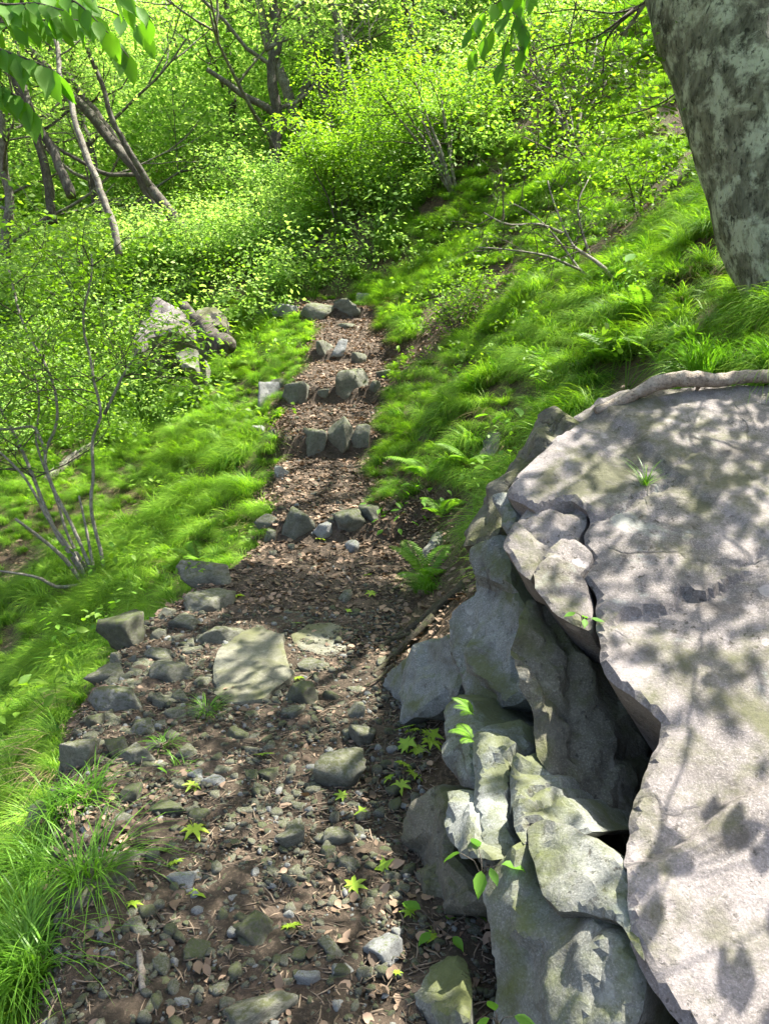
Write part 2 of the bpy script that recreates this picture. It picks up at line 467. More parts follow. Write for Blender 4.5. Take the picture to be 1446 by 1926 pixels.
def put_stone(x0, y0, x1, y1, label, cat='stone', group=None, mat='cobble', name='stone', seed=None, sub=3, sink=.28, spin=None, tall=None, mesh=None, grow_=1.08, hmax=.66):
    w, h = x1 - x0, y1 - y0
    cxp = (x0 + x1) / 2
    p, t = hit(cxp, y1 - .22 * h)
    d = ray(cxp, y1 - .3 * h)
    pit = math.atan2(-d[2], d[1])
    W = w * t / FPX
    D = W * .8
    H = (h * t / FPX - D * math.sin(max(pit, 0)) * .75) / max(math.cos(pit), .4)
    H = min(max(H, .38 * W), hmax * W) if tall is None else tall * W
    seed = len(STONES) * 7 + 3 if seed is None else seed
    rng = random.Random(seed)
    me = mesh or stone_mesh(seed, M[mat], sub, 1.0, 9)
    o = link(name, me)
    o.location = (p[0], p[1] + D * .30, p[2] + H * (.5 - sink))
    o.scale = (W * .54 * grow_, D * .56 * grow_, H * .62 * grow_)
    o.rotation_euler = (rng.uniform(-.22, .22), rng.uniform(-.22, .22), rng.uniform(-.6, .6) if spin is None else spin)
    tag(o, label, cat, group)
    STONES.append((o.location[0], o.location[1], W * .5))
    return o

def in_poly(pts, poly):
    x, y = pts[:, 0], pts[:, 1]
    c = np.zeros(len(pts), bool)
    n = len(poly)
    for i in range(n):
        a, b = poly[i], poly[(i + 1) % n]
        k = ((a[1] > y) != (b[1] > y)) & (x < (b[0] - a[0]) * (y - a[1]) / (b[1] - a[1] + 1e-12) + a[0])
        c ^= k
    return c
def seg_dist(pts, a, b):
    ab = b - a
    t = np.clip(((pts - a) @ ab) / (ab @ ab + 1e-12), 0, 1)
    return np.linalg.norm(pts - (a + t[:, None] * ab), axis=1)
def poly_dist(pts, poly, closed=True):
    d = np.full(len(pts), 1e9)
    n = len(poly)
    for i in range(n if closed else n - 1):
        d = np.minimum(d, seg_dist(pts, poly[i], poly[(i + 1) % n]))
    return d
def slab_rock(name, outline, plane, mat, label, thick=.5, rnd=.05, relief=.03, res=.025, flare=.10, cracks=(), ledges=(), facets=3, jag=.012, seed=1, cat='rock', group=None, back=None, bow=0.0, fscale=.8, chips=.005):
    """rock whose visible face has this outline on a plane through three (px, py, depth) points, with real thickness behind it"""
    rng = np.random.default_rng(seed)
    relief = relief * .5
    A, B, C = [P(*q) for q in plane]
    n = np.cross(B - A, C - A); n /= np.linalg.norm(n)
    if n @ (np.array([0, 0, CAMZ]) - A) < 0: n = -n
    ctr_px = np.mean(np.array(outline, float), 0)
    vd = -ray(*ctr_px); vd /= np.linalg.norm(vd)
    if n @ vd < .38:
        print('edge-on plane', label, round(float(n @ vd), 2))
        while n @ vd < .38:
            n = n + vd * .08; n /= np.linalg.norm(n)
    e1 = np.cross([0, 0, 1.], n)
    e1 /= np.linalg.norm(e1); e2 = np.cross(n, e1)
    def to2(q):
        d = ray(q[0], q[1]); o = np.array([0, 0, CAMZ])
        t = ((A - o) @ n) / (d @ n)
        w = o + d * t - A
        return np.array([w @ e1, w @ e2])
    poly = np.array([to2(q) for q in outline])
    # dense, slightly ragged boundary
    bd = []
    for i in range(len(poly)):
        a, b = poly[i], poly[(i + 1) % len(poly)]
        k = max(1, int(np.linalg.norm(b - a) / res))
        bd += [a + (b - a) * j / k for j in range(k)]
    bd = np.array(bd)
    for _ in range(1): bd = .25 * np.roll(bd, 1, 0) + .5 * bd + .25 * np.roll(bd, -1, 0)
    b3 = np.concatenate([bd * 9, np.full((len(bd), 1), seed * 1.7)], 1)
    ctr = bd.mean(0)
    bd = bd + np.stack([fbm(b3, 3, seed), fbm(b3 + 50, 3, seed + 1)], 1) * jag
    lo, hi = bd.min(0), bd.max(0)
    gxx, gyy = np.meshgrid(np.arange(lo[0], hi[0], res), np.arange(lo[1], hi[1], res * .87), indexing='ij')
    gxx = gxx + (np.arange(gxx.shape[1]) % 2)[None] * res * .5
    g = np.stack([gxx.ravel(), gyy.ravel()], 1)
    g = g[in_poly(g, bd)]
    g = g[poly_dist(g, bd) > res * .55]
    pts = np.concatenate([bd, g])
    nb = len(bd)
    out = delaunay_2d_cdt([Vector(q) for q in pts], [(i, (i + 1) % nb) for i in range(nb)], [], 0, 1e-7)
    v2 = np.array([q[:] for q in out[0]]); tris = np.array([q[:] for q in out[2]])
    tris = tris[in_poly(v2[tris].mean(1), bd)]
    orig = out[3]
    bidx = {}
    for i, l in enumerate(orig):
        for q in l:
            if q < nb: bidx[q] = i
    ring = [bidx[i] for i in range(nb) if i in bidx]
    d = poly_dist(v2, bd)
    s3 = np.concatenate([v2, np.full((len(v2), 1), seed * 2.3)], 1)
    rv = .6 * rnd * np.clip(.5 + .6 * fbm(s3 * 3.3, 3, seed + 8), .18, 1.2)
    q = np.clip(1 - d / rv, 0, 1)
    off = -rv * (1 - np.sqrt(np.maximum(1 - q ** 2, 0)))
    size = max(hi - lo)
    off = off + relief * .38 * fbm(s3 * (2.6 / size ** .5), 5, seed) + relief * .35 * np.abs(fbm(s3 * 7, 4, seed + 3))
    # broken facets: cells of tilted planes, coarse and fine
    wv = v2 + .12 * size / 6 * np.stack([fbm(s3 * (5 / size), 3, seed + 11), fbm(s3 * (5 / size), 3, seed + 12)], 1)
    area = np.prod(hi - lo)
    for kc, amp, slo, tau in ((2 + facets, relief * 1.1 * fscale, .21 * fscale, res * .35), (int(min(320, 20 + area / .006)), chips * min(1., size), chips * 26, res * .3)):
        c0 = rng.uniform(lo, hi, (kc, 2)); gr_ = rng.normal(0, slo, (kc, 2)); h0 = rng.normal(0, amp, kc)
        dd = np.linalg.norm(wv[:, None] - c0[None], axis=2)
        wt = np.exp(-(dd - dd.min(1)[:, None]) / tau); wt /= wt.sum(1)[:, None]
        pl_ = np.einsum('nkc,kc->nk', wv[:, None] - c0[None], gr_) + h0
        off = off + (np.clip(pl_, -size * .06, size * .06) * wt).sum(1)
    dc = np.linalg.norm((v2 - (lo + hi) / 2) / ((hi - lo) / 2), axis=1)
    off = off - bow * dc ** 2
    for pl, depth, width in cracks:
        c2 = np.array([to2(z) for z in pl])
        wob = .018 * np.stack([fbm(s3 * 14, 2, 71), fbm(s3 * 14, 2, 72)], 1)
        dd = poly_dist(v2 + wob, c2, False)
        off = off - depth * np.exp(-(dd / width) ** 2)
    for pl, stepd, width in ledges:         # surface on the lower side of the line lies deeper
        c2 = np.array([to2(z) for z in pl])
        wob = .03 * np.stack([fbm(s3 * 9, 3, 73), fbm(s3 * 9, 3, 74)], 1)
        yy = np.interp((v2 + wob)[:, 0], c2[:, 0], c2[:, 1]) if c2[0, 0] < c2[-1, 0] else np.interp((v2 + wob)[:, 0], c2[::-1, 0], c2[::-1, 1])
        below = yy - (v2 + wob)[:, 1]
        xin = np.clip(np.minimum(v2[:, 0] - c2[:, 0].min(), c2[:, 0].max() - v2[:, 0]) / .12, 0, 1)
        off = off - stepd * xin * np.clip(below / .02, 0, 1) * np.exp(-np.maximum(below, 0) / width)
    v3 = A + v2[:, :1] * e1 + v2[:, 1:] * e2 + off[:, None] * n
    # sides and back
    K = 7
    verts = [v3]; nv = len(v3)
    faces3 = [tris]
    prev = np.array(ring)
    quads = []
    rb = v3[ring]; c3 = rb.mean(0)
    bk = -n if back is None else np.array(back, float) / np.linalg.norm(back)
    m = len(ring)
    for k in range(1, K + 1):
        s = k / K
        rp = c3 + (rb - c3) * (1 + flare * s) + bk * thick * s
        nn = fbm(rp * 4.5, 4, seed + 5)
        rad = rp - (c3 + bk * thick * s); rad /= np.linalg.norm(rad, axis=1)[:, None] + 1e-9
        rp = rp + rad * (nn * relief * 1.1 * min(1, s * 3))[:, None]
        verts.append(rp)
        cur = nv + np.arange(m)
        quads.append(np.stack([prev, np.roll(prev, -1), np.roll(cur, -1), cur], 1))
        prev = cur; nv += m
    verts.append((c3 + bk * thick)[None])
    faces3.append(np.stack([prev, np.roll(prev, -1), np.full(m, nv)], 1))
    V = np.concatenate(verts)
    me = mesh_np(name, V, [np.concatenate(faces3), np.concatenate(quads)], M[mat], True)
    import bmesh
    bm = bmesh.new(); bm.from_mesh(me); bmesh.ops.recalc_face_normals(bm, faces=bm.faces); bm.to_mesh(me); bm.free()
    for p_ in me.polygons: p_.use_smooth = True
    me.set_sharp_from_angle(angle=R(24))
    o = link(name, me)
    tag(o, label, cat, group)
    return o

def th(px, py, back=0.):
    return hit(px, py)[1] + back
# --- the great pale boulder and its blocks
slab_rock('boulder', [(1640, 690), (1446, 731), (1300, 740), (1232, 746), (1180, 765), (1112, 781), (1064, 812), (1024, 841), (983, 876), (951, 918), (1004, 951), (1040, 941), (1072, 936), (1107, 957),
          (1114, 980), (1097, 1000), (1098, 1035), (1120, 1046), (1093, 1080), (1120, 1116), (1124, 1190), (1136, 1231), (1153, 1272), (1199, 1314), (1247, 1352), (1219, 1416), (1203, 1478),
          (1186, 1536), (1194, 1557), (1170, 1615), (1178, 1673), (1190, 1769), (1236, 1852), (1261, 1897), (1300, 1940), (1370, 2050), (1640, 2050)],
          [(1060, 770, 3.2), (1446, 720, 3.2), (1180, 1600, 1.75)], 'boulder', 'huge pale pinkish-grey boulder with pitted slanting face on the right of the trail', thick=.85, rnd=.05, relief=.022, res=.016, flare=-.2,
          cracks=[([(1240, 920), (1180, 950), (1120, 975)], .018, .014), ([(1305, 800), (1318, 850), (1290, 880), (1240, 900)], .008, .010), ([(1250, 1352), (1300, 1360), (1380, 1352)], .006, .010),
                  ([(1380, 1065), (1420, 1050), (1446, 1045)], .012, .012)],
          ledges=[([(1110, 1165), (1200, 1150), (1280, 1115), (1360, 1090), (1440, 1060)], .035, .22), ([(1000, 905), (1100, 880), (1200, 830)], .012, .12)], facets=2, fscale=.16, chips=.0010, seed=4, cat='boulder', back=(.45, .35, -1))
slab_rock('boulder_block', [(1006, 953), (1040, 944), (1072, 939), (1103, 960), (1109, 980), (1090, 1000), (1092, 1036), (1113, 1047), (1087, 1080), (1114, 1116), (1118, 1150), (1096, 1158), (1060, 1150), (1030, 1132),
          (1004, 1120), (1003, 1085), (962, 1055), (944, 1028), (966, 985)], [(1100, 960, 2.76), (1110, 1120, 2.36), (944, 1028, 2.62)], 'boulder',
          'cracked grey block split off the shoulder of the huge boulder', thick=.4, rnd=.035, relief=.025, res=.016, facets=3, fscale=.6, seed=9, flare=-.1, back=(.5, .45, -.8))
slab_rock('boulder_block', [(980, 1165), (996, 1118), (1030, 1130), (1060, 1148), (1118, 1150), (1126, 1192), (1138, 1234), (1199, 1318), (1250, 1356), (1215, 1470), (1190, 1590), (1140, 1535), (1075, 1475), (1043, 1420), (1036, 1345), (1010, 1290), (984, 1230)],
          [(1000, 1120, 2.48), (1240, 1352, 2.52), (1120, 1500, 2.20)], 'brown', 'dark brown undercut block below the edge of the huge boulder', thick=.5, rnd=.05, relief=.045, res=.018, facets=4, seed=14, flare=-.05,
          cracks=[([(1030, 1130), (1070, 1250), (1100, 1420)], .03, .02), ([(985, 1215), (1050, 1300), (1110, 1390)], .025, .018)], back=(.7, .5, -.4))
slab_rock('rock', [(1012, 768), (1030, 762), (1062, 771), (1082, 790), (1060, 830), (1030, 850), (990, 882), (955, 925), (945, 1007), (900, 1035), (883, 1040), (879, 1003), (908, 949), (933, 891), (966, 837), (994, 795)],
          [(1040, 765, 3.4), (1060, 840, 3.1), (885, 1030, 3.15)], 'brown', 'thin tilted grey slab standing behind the top corner of the huge boulder', thick=.35, rnd=.03, relief=.03, res=.02, seed=19, back=(.6, .6, -.6))
slab_rock('rock', [(1075, 785), (1130, 742), (1180, 735), (1235, 738), (1240, 760), (1150, 790), (1110, 800)], [(1075, 785, 3.36), (1235, 735, 3.36), (1150, 800, 3.28)], 'boulder',
          'low mossy rock shelf under the tip of the fallen branch', thick=.25, rnd=.03, relief=.02, res=.02, seed=22, back=(.3, .5, -.8))
slab_rock('rock', [(928, 927), (951, 920), (960, 960), (958, 1003), (940, 1008), (930, 970)], [(928, 927, 2.95), (955, 920, 2.90), (945, 1005, 2.8)], 'blue', 'small upright grey block wedged under the corner of the huge boulder', thick=.22, rnd=.02, relief=.012, res=.014, seed=24, facets=2, back=(.6, .6, -.3))
# --- the broken outcrop between the boulder and the trail
slab_rock('rock', [(890, 1030), (945, 1003), (962, 1060), (975, 1110), (1000, 1165), (990, 1240), (1000, 1300), (965, 1322), (905, 1335), (872, 1310), (850, 1262), (830, 1205), (845, 1150), (885, 1115)],
          [(895, 1035, 3.05), (990, 1150, 2.72), (860, 1290, 2.85)], 'blue', 'tall bluish-grey rock wall with green stains under the boulder corner', thick=.5, rnd=.05, relief=.055, res=.02, facets=5, seed=31, back=(.8, .5, -.3))
slab_rock('rock', [(720, 1292), (727, 1268), (757, 1225), (790, 1196), (817, 1190), (845, 1203), (858, 1260), (850, 1310), (826, 1316), (808, 1342), (775, 1362), (742, 1350), (735, 1310)],
          [(720, 1292, th(720, 1292)), (845, 1203, 3.15), (790, 1355, th(790, 1355) - .12)], 'blue', 'rounded pale rock beside the dark roots at the trail edge', thick=.4, rnd=.08, relief=.05, res=.018, facets=4, seed=36, back=(.7, .6, -.5))
slab_rock('rock', [(843, 1332), (868, 1305), (893, 1322), (898, 1400), (893, 1450), (880, 1464), (850, 1462), (833, 1430), (835, 1380)], [(843, 1332, 2.72), (893, 1322, 2.60), (860, 1460, 2.35)], 'blue',
          'narrow upright grey rock behind the small fern at the trail edge', thick=.35, rnd=.05, relief=.04, res=.016, seed=41, back=(.7, .6, -.3))
slab_rock('rock', [(893, 1345), (935, 1322), (985, 1325), (1030, 1355), (1039, 1382), (1005, 1412), (968, 1422), (962, 1520), (970, 1562), (988, 1590), (945, 1640), (925, 1622), (895, 1600), (888, 1500)],
          [(893, 1345, 2.45), (1030, 1360, 2.40), (930, 1620, 1.98)], 'blue', 'smooth bluish-white rock with a bent ridge and dappled shade', thick=.45, rnd=.09, relief=.06, res=.016, facets=3, seed=45, flare=0., back=(.7, .6, -.4), bow=.03, fscale=.6, chips=.003)
slab_rock('rock', [(962, 1418), (1020, 1400), (1050, 1445), (1052, 1470), (1120, 1560), (1085, 1566), (1000, 1545), (990, 1582), (970, 1545), (957, 1500)], [(962, 1418, 2.26), (1050, 1445, 2.2), (1000, 1570, 1.95)], 'blue',
          'cracked grey block with crumpled ledges below the undercut', thick=.35, rnd=.03, relief=.035, res=.014, facets=4, seed=52, flare=0.,
          cracks=[([(962, 1510), (1000, 1490), (1050, 1462)], .03, .012), ([(965, 1540), (1010, 1530), (1060, 1480)], .02, .01)], back=(.7, .6, -.4))
slab_rock('rock', [(728, 1585), (745, 1520), (775, 1480), (800, 1465), (828, 1480), (842, 1510), (828, 1550), (830, 1600), (862, 1650), (908, 1692), (868, 1720), (825, 1728), (785, 1702), (768, 1672), (735, 1650)],
          [(728, 1600, th(728, 1600)), (828, 1480, 2.36), (868, 1720, th(868, 1720) - .12)], 'brown', 'large rounded olive-brown rock bulging into the trail', thick=.35, rnd=.11, relief=.06, res=.016, facets=4, seed=57, back=(.6, .6, -.6), bow=.04)
slab_rock('rock', [(826, 1560), (845, 1490), (892, 1472), (898, 1590), (928, 1625), (885, 1618), (855, 1598)], [(845, 1490, 2.32), (892, 1475, 2.25), (885, 1615, 2.0)], 'blue',
          'grey wedge of rock between the olive-brown and bluish-white rocks', thick=.35, rnd=.05, relief=.04, res=.016, seed=63, back=(.6, .7, -.4))
slab_rock('rock', [(929, 1632), (958, 1611), (994, 1580), (1018, 1660), (1030, 1690), (1078, 1694), (1161, 1731), (1192, 1790), (1190, 1850), (1180, 1897), (1150, 1960), (900, 1990), (904, 1926), (916, 1802)],
          [(905, 1926, th(905, 1926) - .08), (958, 1611, 1.98), (1161, 1731, 1.66)], 'mossy', 'big moss-stained grey rock filling the foot of the outcrop', thick=.45, rnd=.07, relief=.05, res=.015, facets=3, seed=68, flare=0., back=(.5, .6, -.7), fscale=.7)
slab_rock('rock', [(991, 1553), (1020, 1536), (1078, 1549), (1128, 1578), (1167, 1619), (1180, 1668), (1192, 1785), (1161, 1731), (1120, 1712), (1078, 1692), (1045, 1700), (1018, 1675), (1000, 1615)],
          [(1000, 1560, 1.96), (1165, 1619, 1.74), (1078, 1692, 1.72)], 'mossy', 'tan flake of mossy rock lying on the big moss-stained rock', thick=.22, rnd=.03, relief=.03, res=.014, facets=1, seed=73, flare=0., back=(.4, .6, -.7), fscale=.25, chips=.003)
slab_rock('rock', [(753, 1850), (775, 1820), (830, 1795), (868, 1790), (880, 1830), (868, 1902), (820, 1904), (775, 1880)], [(753, 1850, th(753, 1850)), (870, 1795, th(870, 1795) - .12), (820, 1904, th(820, 1904) - .10)], 'mossy',
          'low greenish rock in leaf litter at the foot of the moss-stained rock', thick=.22, rnd=.06, relief=.03, res=.014, seed=77, back=(.1, .2, -1))
slab_rock('rock', [(782, 1066), (820, 1015), (850, 994), (888, 1002), (890, 1095), (830, 1108)], [(782, 1066, th(782, 1066)), (888, 1002, th(860, 1000) - .05), (850, 1105, th(850, 1105) - .12)], 'mossy',
          'greenish sloping rock behind the fern tuft near the boulder', thick=.35, rnd=.05, relief=.03, res=.02, seed=81, back=(.5, .6, -.6))
slab_rock('rock', [(905, 835), (920, 815), (940, 808), (938, 835), (918, 865), (900, 862)], [(905, 835, th(905, 850)), (940, 808, th(935, 840)), (915, 865, th(915, 865) - .1)], 'boulder', 'small pale rock half buried in grass uphill of the boulder', thick=.25, rnd=.04, relief=.02, res=.02, seed=84, back=(.3, .6, -.6))
# --- flat stepping stones
def flat_on_ground(outline, lift=.035):
    a, b_, c_ = outline[0], outline[len(outline) // 3], outline[2 * len(outline) // 3]
    return [(q[0], q[1], th(*q) - lift) for q in (a, b_, c_)]
fl = [(400, 1245), (412, 1218), (455, 1186), (484, 1178), (532, 1192), (540, 1230), (554, 1262), (518, 1297), (494, 1314), (436, 1319), (406, 1302)]
slab_rock('stepping_stone', fl, flat_on_ground(fl, .10), 'flat', 'large flat pale stepping stone with dappled sunlight in mid trail', thick=.16, rnd=.035, relief=.012, res=.016, facets=2, fscale=.10, chips=.0015, seed=91, back=(0, .1, -1), cat='stone')
fl = [(547, 1195), (572, 1176), (620, 1168), (658, 1180), (664, 1205), (640, 1222), (600, 1228), (560, 1216)]
slab_rock('stepping_stone', fl, flat_on_ground(fl, .07), 'flat', 'smaller flat brownish stepping stone uphill of the large pale one', thick=.12, rnd=.03, relief=.010, res=.016, facets=2, fscale=.1, chips=.0015, seed=95, back=(0, .1, -1), cat='stone')
# --- far rocks at the left edge of the trail
fl = [(287, 558), (320, 565), (354, 587), (358, 606), (341, 626), (302, 632), (280, 640), (267, 662), (248, 660), (262, 620), (269, 594)]
slab_rock('boulder', fl, [(287, 558, 11.9), (356, 600, 11.4), (260, 658, 11.0)], 'boulder', 'sunlit pale pointed boulder on the left above the grass slope', thick=1.2, rnd=.14, relief=.06, res=.05, fscale=.7, facets=4, seed=101, back=(.2, .9, -.5), cat='boulder')
slab_rock('rock', [(367, 580), (388, 570), (418, 585), (414, 606), (392, 612), (370, 602)], [(367, 580, 11.9), (418, 585, 11.8), (392, 612, 11.5)], 'brown', 'brown rock between the pale pointed boulder and the top step', thick=.6, rnd=.08, relief=.06, res=.05, seed=105, back=(.1, .9, -.5))
slab_rock('rock', [(330, 668), (352, 655), (372, 660), (366, 690), (345, 694)], [(330, 668, 10.6), (372, 660, 10.6), (345, 694, 10.3)], 'step', 'small grey rock under the old stump on the left bank', thick=.5, rnd=.06, relief=.05, res=.04, seed=108, back=(.1, .9, -.5))
slab_rock('rock', [(0, 1570), (40, 1520), (100, 1498), (135, 1520), (120, 1580), (60, 1620), (0, 1640), (-40, 1620)], [(0, 1570, th(0, 1570) - .1), (110, 1505, th(140, 1510) - .04), (60, 1620, th(60, 1620) - .15)], 'mossy',
          'pale low rock half hidden by grass at the left edge', thick=.3, rnd=.06, relief=.03, res=.02, seed=110, back=(-.1, .2, -1))
for k, (ol, t0, lab) in enumerate([
        ([(690, 320), (730, 290), (775, 330), (800, 372), (760, 392), (700, 400), (680, 360)], 17.5, 'white weathered rock among shrubs above the end of the trail'),
        ([(600, 325), (618, 312), (634, 330), (626, 350), (604, 350)], 19., 'small white rock in the bushes beyond the trail'),
        ([(900, 235), (935, 215), (960, 235), (945, 262), (905, 262)], 20., 'dark shaded rock in the undergrowth uphill of the shrubs'),
        ([(1165, 110), (1200, 75), (1232, 90), (1230, 150), (1180, 165)], 19., 'pale rock on bare slope near the top beside the thick trunk'),
        ([(1205, 135), (1240, 120), (1250, 175), (1215, 185)], 16., 'grey block above the fallen log beside the thick trunk')]):
    slab_rock('rock', ol, [(ol[0][0], ol[0][1], t0), (ol[2][0], ol[2][1], t0 - .1), (ol[-2][0], ol[-2][1], t0 - .5)], 'boulder' if k != 2 else 'brown', lab, thick=1.5, rnd=.12, relief=.10, res=.09, facets=4, seed=120 + k, back=(.1, .9, -.4))

# --- step rows (each stone its own thing)
ordn = ['leftmost', 'second', 'third', 'fourth', 'fifth', 'sixth', 'seventh']
def row(stones, which, mats=None, hmax=.8):
    stones = sorted(stones, key=lambda s: s[0])
    for k, s in enumerate(stones):
        lab = f'{ordn[k]} stone {"" if k == 0 else "from left "}in the {which}'
        put_stone(*s, lab, 'stone', 'stones edging the trail steps', (mats or {}).get(k, 'step'), 'step_stone', sub=4, sink=.14, spin=None, grow_=1.26, hmax=hmax)
row([(406, 588, 454, 611), (483, 584, 518, 599), (520, 579, 566, 596), (568, 578, 617, 604), (619, 575, 670, 598), (670, 558, 694, 577)], 'topmost step row at the end of the trail', {5: 'pale', 2: 'pale'})
put_stone(628, 603, 666, 622, 'flat stone lying in the trail just below the topmost step', mat='step', group='loose stones on the upper trail', sink=.4, tall=.35)
row([(582, 649, 628, 684), (626, 642, 660, 671), (663, 671, 692, 690)], 'second step row from the top', {1: 'pale'})
row([(468, 727, 529, 775), (508, 717, 540, 740), (535, 725, 588, 763), (593, 732, 618, 761), (632, 705, 692, 757), (695, 718, 717, 743), (710, 700, 733, 717)], 'third step row from the top', {0: 'pale'})
row([(566, 821, 614, 869), (614, 800, 670, 859), (668, 795, 706, 851)], 'fourth step row of three big blocks', None, 1.05)
put_stone(475, 792, 503, 824, 'pale pointed stone in grass left of the three-block step', mat='pale', group='stones along the left trail edge', sub=4)
put_stone(495, 806, 534, 828, 'low grey stone at the grass edge left of the three-block step', mat='step', group='stones along the left trail edge')
put_stone(508, 864, 546, 909, 'pale leaning stone below the three-block step', mat='pale', group='stones along the left trail edge', sub=4)
row([(483, 968, 516, 1006), (497, 989, 521, 1025), (521, 968, 586, 1028), (591, 989, 634, 1024), (630, 964, 678, 1000), (678, 956, 730, 990)], 'lowest step row, above the wide lower trail', {3: 'pale'})
put_stone(614, 968, 634, 989, 'small stone between the blocks of the lowest step', mat='step')
put_stone(537, 1022, 557, 1038, 'little grey stone in front of the biggest lowest-step block', mat='step')
put_stone(643, 1005, 688, 1047, 'pale sunlit lump of stone below the lowest step', mat='pale', sink=.45)
put_stone(504, 1035, 526, 1052, 'little greenish stone left of the lump below the lowest step', mat='cobble')

# --- retaining edge on the left of the lower trail
EDGE = [((344, 1060, 446, 1116), 'long slab-like mossy stone at the upper end of the stony left bank', 'cobble'),
        ((348, 1113, 426, 1165), 'flat mossy stone just below the long slab on the left bank', 'cobble'),
        ((295, 1140, 340, 1172), 'pale block at the top of the left bank heap', 'cobble'),
        ((310, 1161, 374, 1189), 'thin flat stone lying across the left bank heap', 'cobble'),
        ((281, 1170, 316, 1216), 'upright pale block in the left bank heap', 'cobble'),
        ((324, 1170, 362, 1218), 'tilted wedge stone in the left bank heap', 'cobble'),
        ((191, 1157, 293, 1242), 'big dark mossy slab leaning at the left bank edge', 'darkstone'),
        ((376, 1172, 452, 1233), 'rounded stone touching the large flat stepping stone', 'cobble'),
        ((172, 1252, 245, 1298), 'angular grey stone on the rim of the left bank', 'cobble'),
        ((179, 1293, 268, 1362), 'rough lichen-covered dark block in the left bank wall', 'mossy'),
        ((155, 1321, 192, 1386), 'narrow dark stone on the outer face of the left bank wall', 'darkstone'),
        ((199, 1370, 246, 1438), 'upright dark stone below the lichen-covered block', 'darkstone'),
        ((225, 1400, 288, 1453), 'grey-green stone at the bottom of the left bank wall', 'cobble'),
        ((88, 1380, 172, 1482), 'large square greenish block at the outer foot of the left bank', 'cobble'),
        ((283, 1247, 353, 1298), 'broad stone with a sunlit corner in the left bank rubble', 'cobble'),
        ((242, 1353, 292, 1395), 'mossy stone set behind the upright dark one', 'mossy'),
        ((124, 1640, 230, 1703), 'big dark slab half buried beside the lower grass clump', 'darkstone'),
        ((596, 1409, 692, 1505), 'large oblong stone with a sunlit patch lying in the lower trail', 'cobble'),
        ((525, 1562, 590, 1620), 'broad low stone with a sunlit tip left of the sunlit boulder stone', 'cobble'),
        ((598, 1538, 660, 1618), 'tall rounded stone with sunlit top in the lower trail', 'cobble'),
        ((647, 1305, 699, 1371), 'bottle-shaped mossy stone near the trail centre', 'cobble'),
        ((654, 1368, 717, 1420), 'broad flat stone touching the pale rock wall foot', 'cobble'),
        ((540, 1282, 604, 1342), 'sunken mossy stone downhill of the stepping stones', 'darkstone'),
        ((315, 1634, 367, 1690), 'pale four-sided stone lying beside a green maple leaf', 'pale'),
        ((687, 1745, 755, 1831), 'white crescent-lit stone on reddish litter near the bottom', 'pale'),
        ((598, 1769, 654, 1820), 'rounded grey stone left of the white crescent-lit one', 'cobble'),
        ((669, 1805, 706, 1863), 'bluish leaning stone under the white crescent-lit one', 'cobble'),
        ((558, 1828, 605, 1872), 'white angular stone near the bottom of the trail', 'pale'),
        ((440, 1722, 528, 1802), 'big dark sunken stone in the shade of the lower trail', 'darkstone'),
        ((215, 1476, 271, 1524), 'dark squarish stone beside the dead leaf drift', 'darkstone'),
        ((288, 1508, 350, 1550), 'low dark stone uphill of the star-shaped leaf', 'darkstone'),
        ((213, 1563, 280, 1606), 'wide dark stone buried below the dead leaf drift', 'darkstone'),
        ((864, 1715, 912, 1785), 'narrow stone standing at the foot of the olive-brown rock', 'cobble'),
        ((420, 1908, 565, 1960), 'stone cut by the bottom edge of the picture', 'cobble')]
for bb, lab, mt in EDGE:
    put_stone(*bb, lab, 'stone', 'larger stones of the lower trail', mt, 'stone', sub=4, sink=.24, grow_=1.14)
HEAP = [(358, 1231, 403, 1259), (266, 1222, 325, 1249), (355, 1275, 402, 1298), (319, 1299, 359, 1329), (283, 1302, 320, 1341), (310, 1321, 351, 1366), (155, 1422, 204, 1453), (320, 1407, 377, 1437), (262, 1300, 300, 1332),
        (232, 1230, 275, 1262), (330, 1215, 372, 1240), (250, 1262, 292, 1290), (345, 1330, 385, 1358), (300, 1375, 336, 1402), (196, 1225, 236, 1256)]
CUT = (' in ', ' at ', ' on ', ' lying ', ' leaning ', ' touching ', ' just ', ' below ', ' with ', ' set ', ' half ', ' left ', ' near ', ' downhill ', ' beside ', ' under ', ' uphill ', ' buried ', ' standing ', ' cut ', ' of ')
def short(lab):
    k = min([lab.find(c_) for c_ in CUT if lab.find(c_) > 8] or [len(lab)])
    return lab[:k]
NOTABLE = [((bb[0] + bb[2]) / 2, (bb[1] + bb[3]) / 2, short(lab)) for bb, lab, mt in EDGE if [short(l2) for _, l2, _ in EDGE].count(short(lab)) == 1]
ORD = ['closest', 'second closest', 'third closest', 'fourth closest', 'fifth closest', 'sixth closest', 'seventh closest', 'eighth closest', 'ninth closest', 'tenth closest', 'eleventh closest', 'twelfth closest', 'thirteenth closest', 'fourteenth closest']
def neighbour_labels(boxes, noun):
    rel = []
    for bb in boxes:
        cx_, cy_ = (bb[0] + bb[2]) / 2, (bb[1] + bb[3]) / 2
        d_, nx_, ny_, nm_ = min((math.hypot(cx_ - a_, cy_ - b_), a_, b_, n_) for a_, b_, n_ in NOTABLE)
        r_ = ('left of' if cx_ < nx_ else 'right of') if abs(cx_ - nx_) > abs(cy_ - ny_) else ('uphill of' if cy_ < ny_ else 'downhill of')
        rel.append((r_, nm_, d_))
    out_ = []
    for r_, nm_, d_ in rel:
        k = sum(1 for a_, b_, c_ in rel if (a_, b_) == (r_, nm_) and c_ < d_)
        out_.append(f'{ORD[min(k, 13)]} {noun} {r_} the {nm_}')
    return out_
rh = random.Random(3)
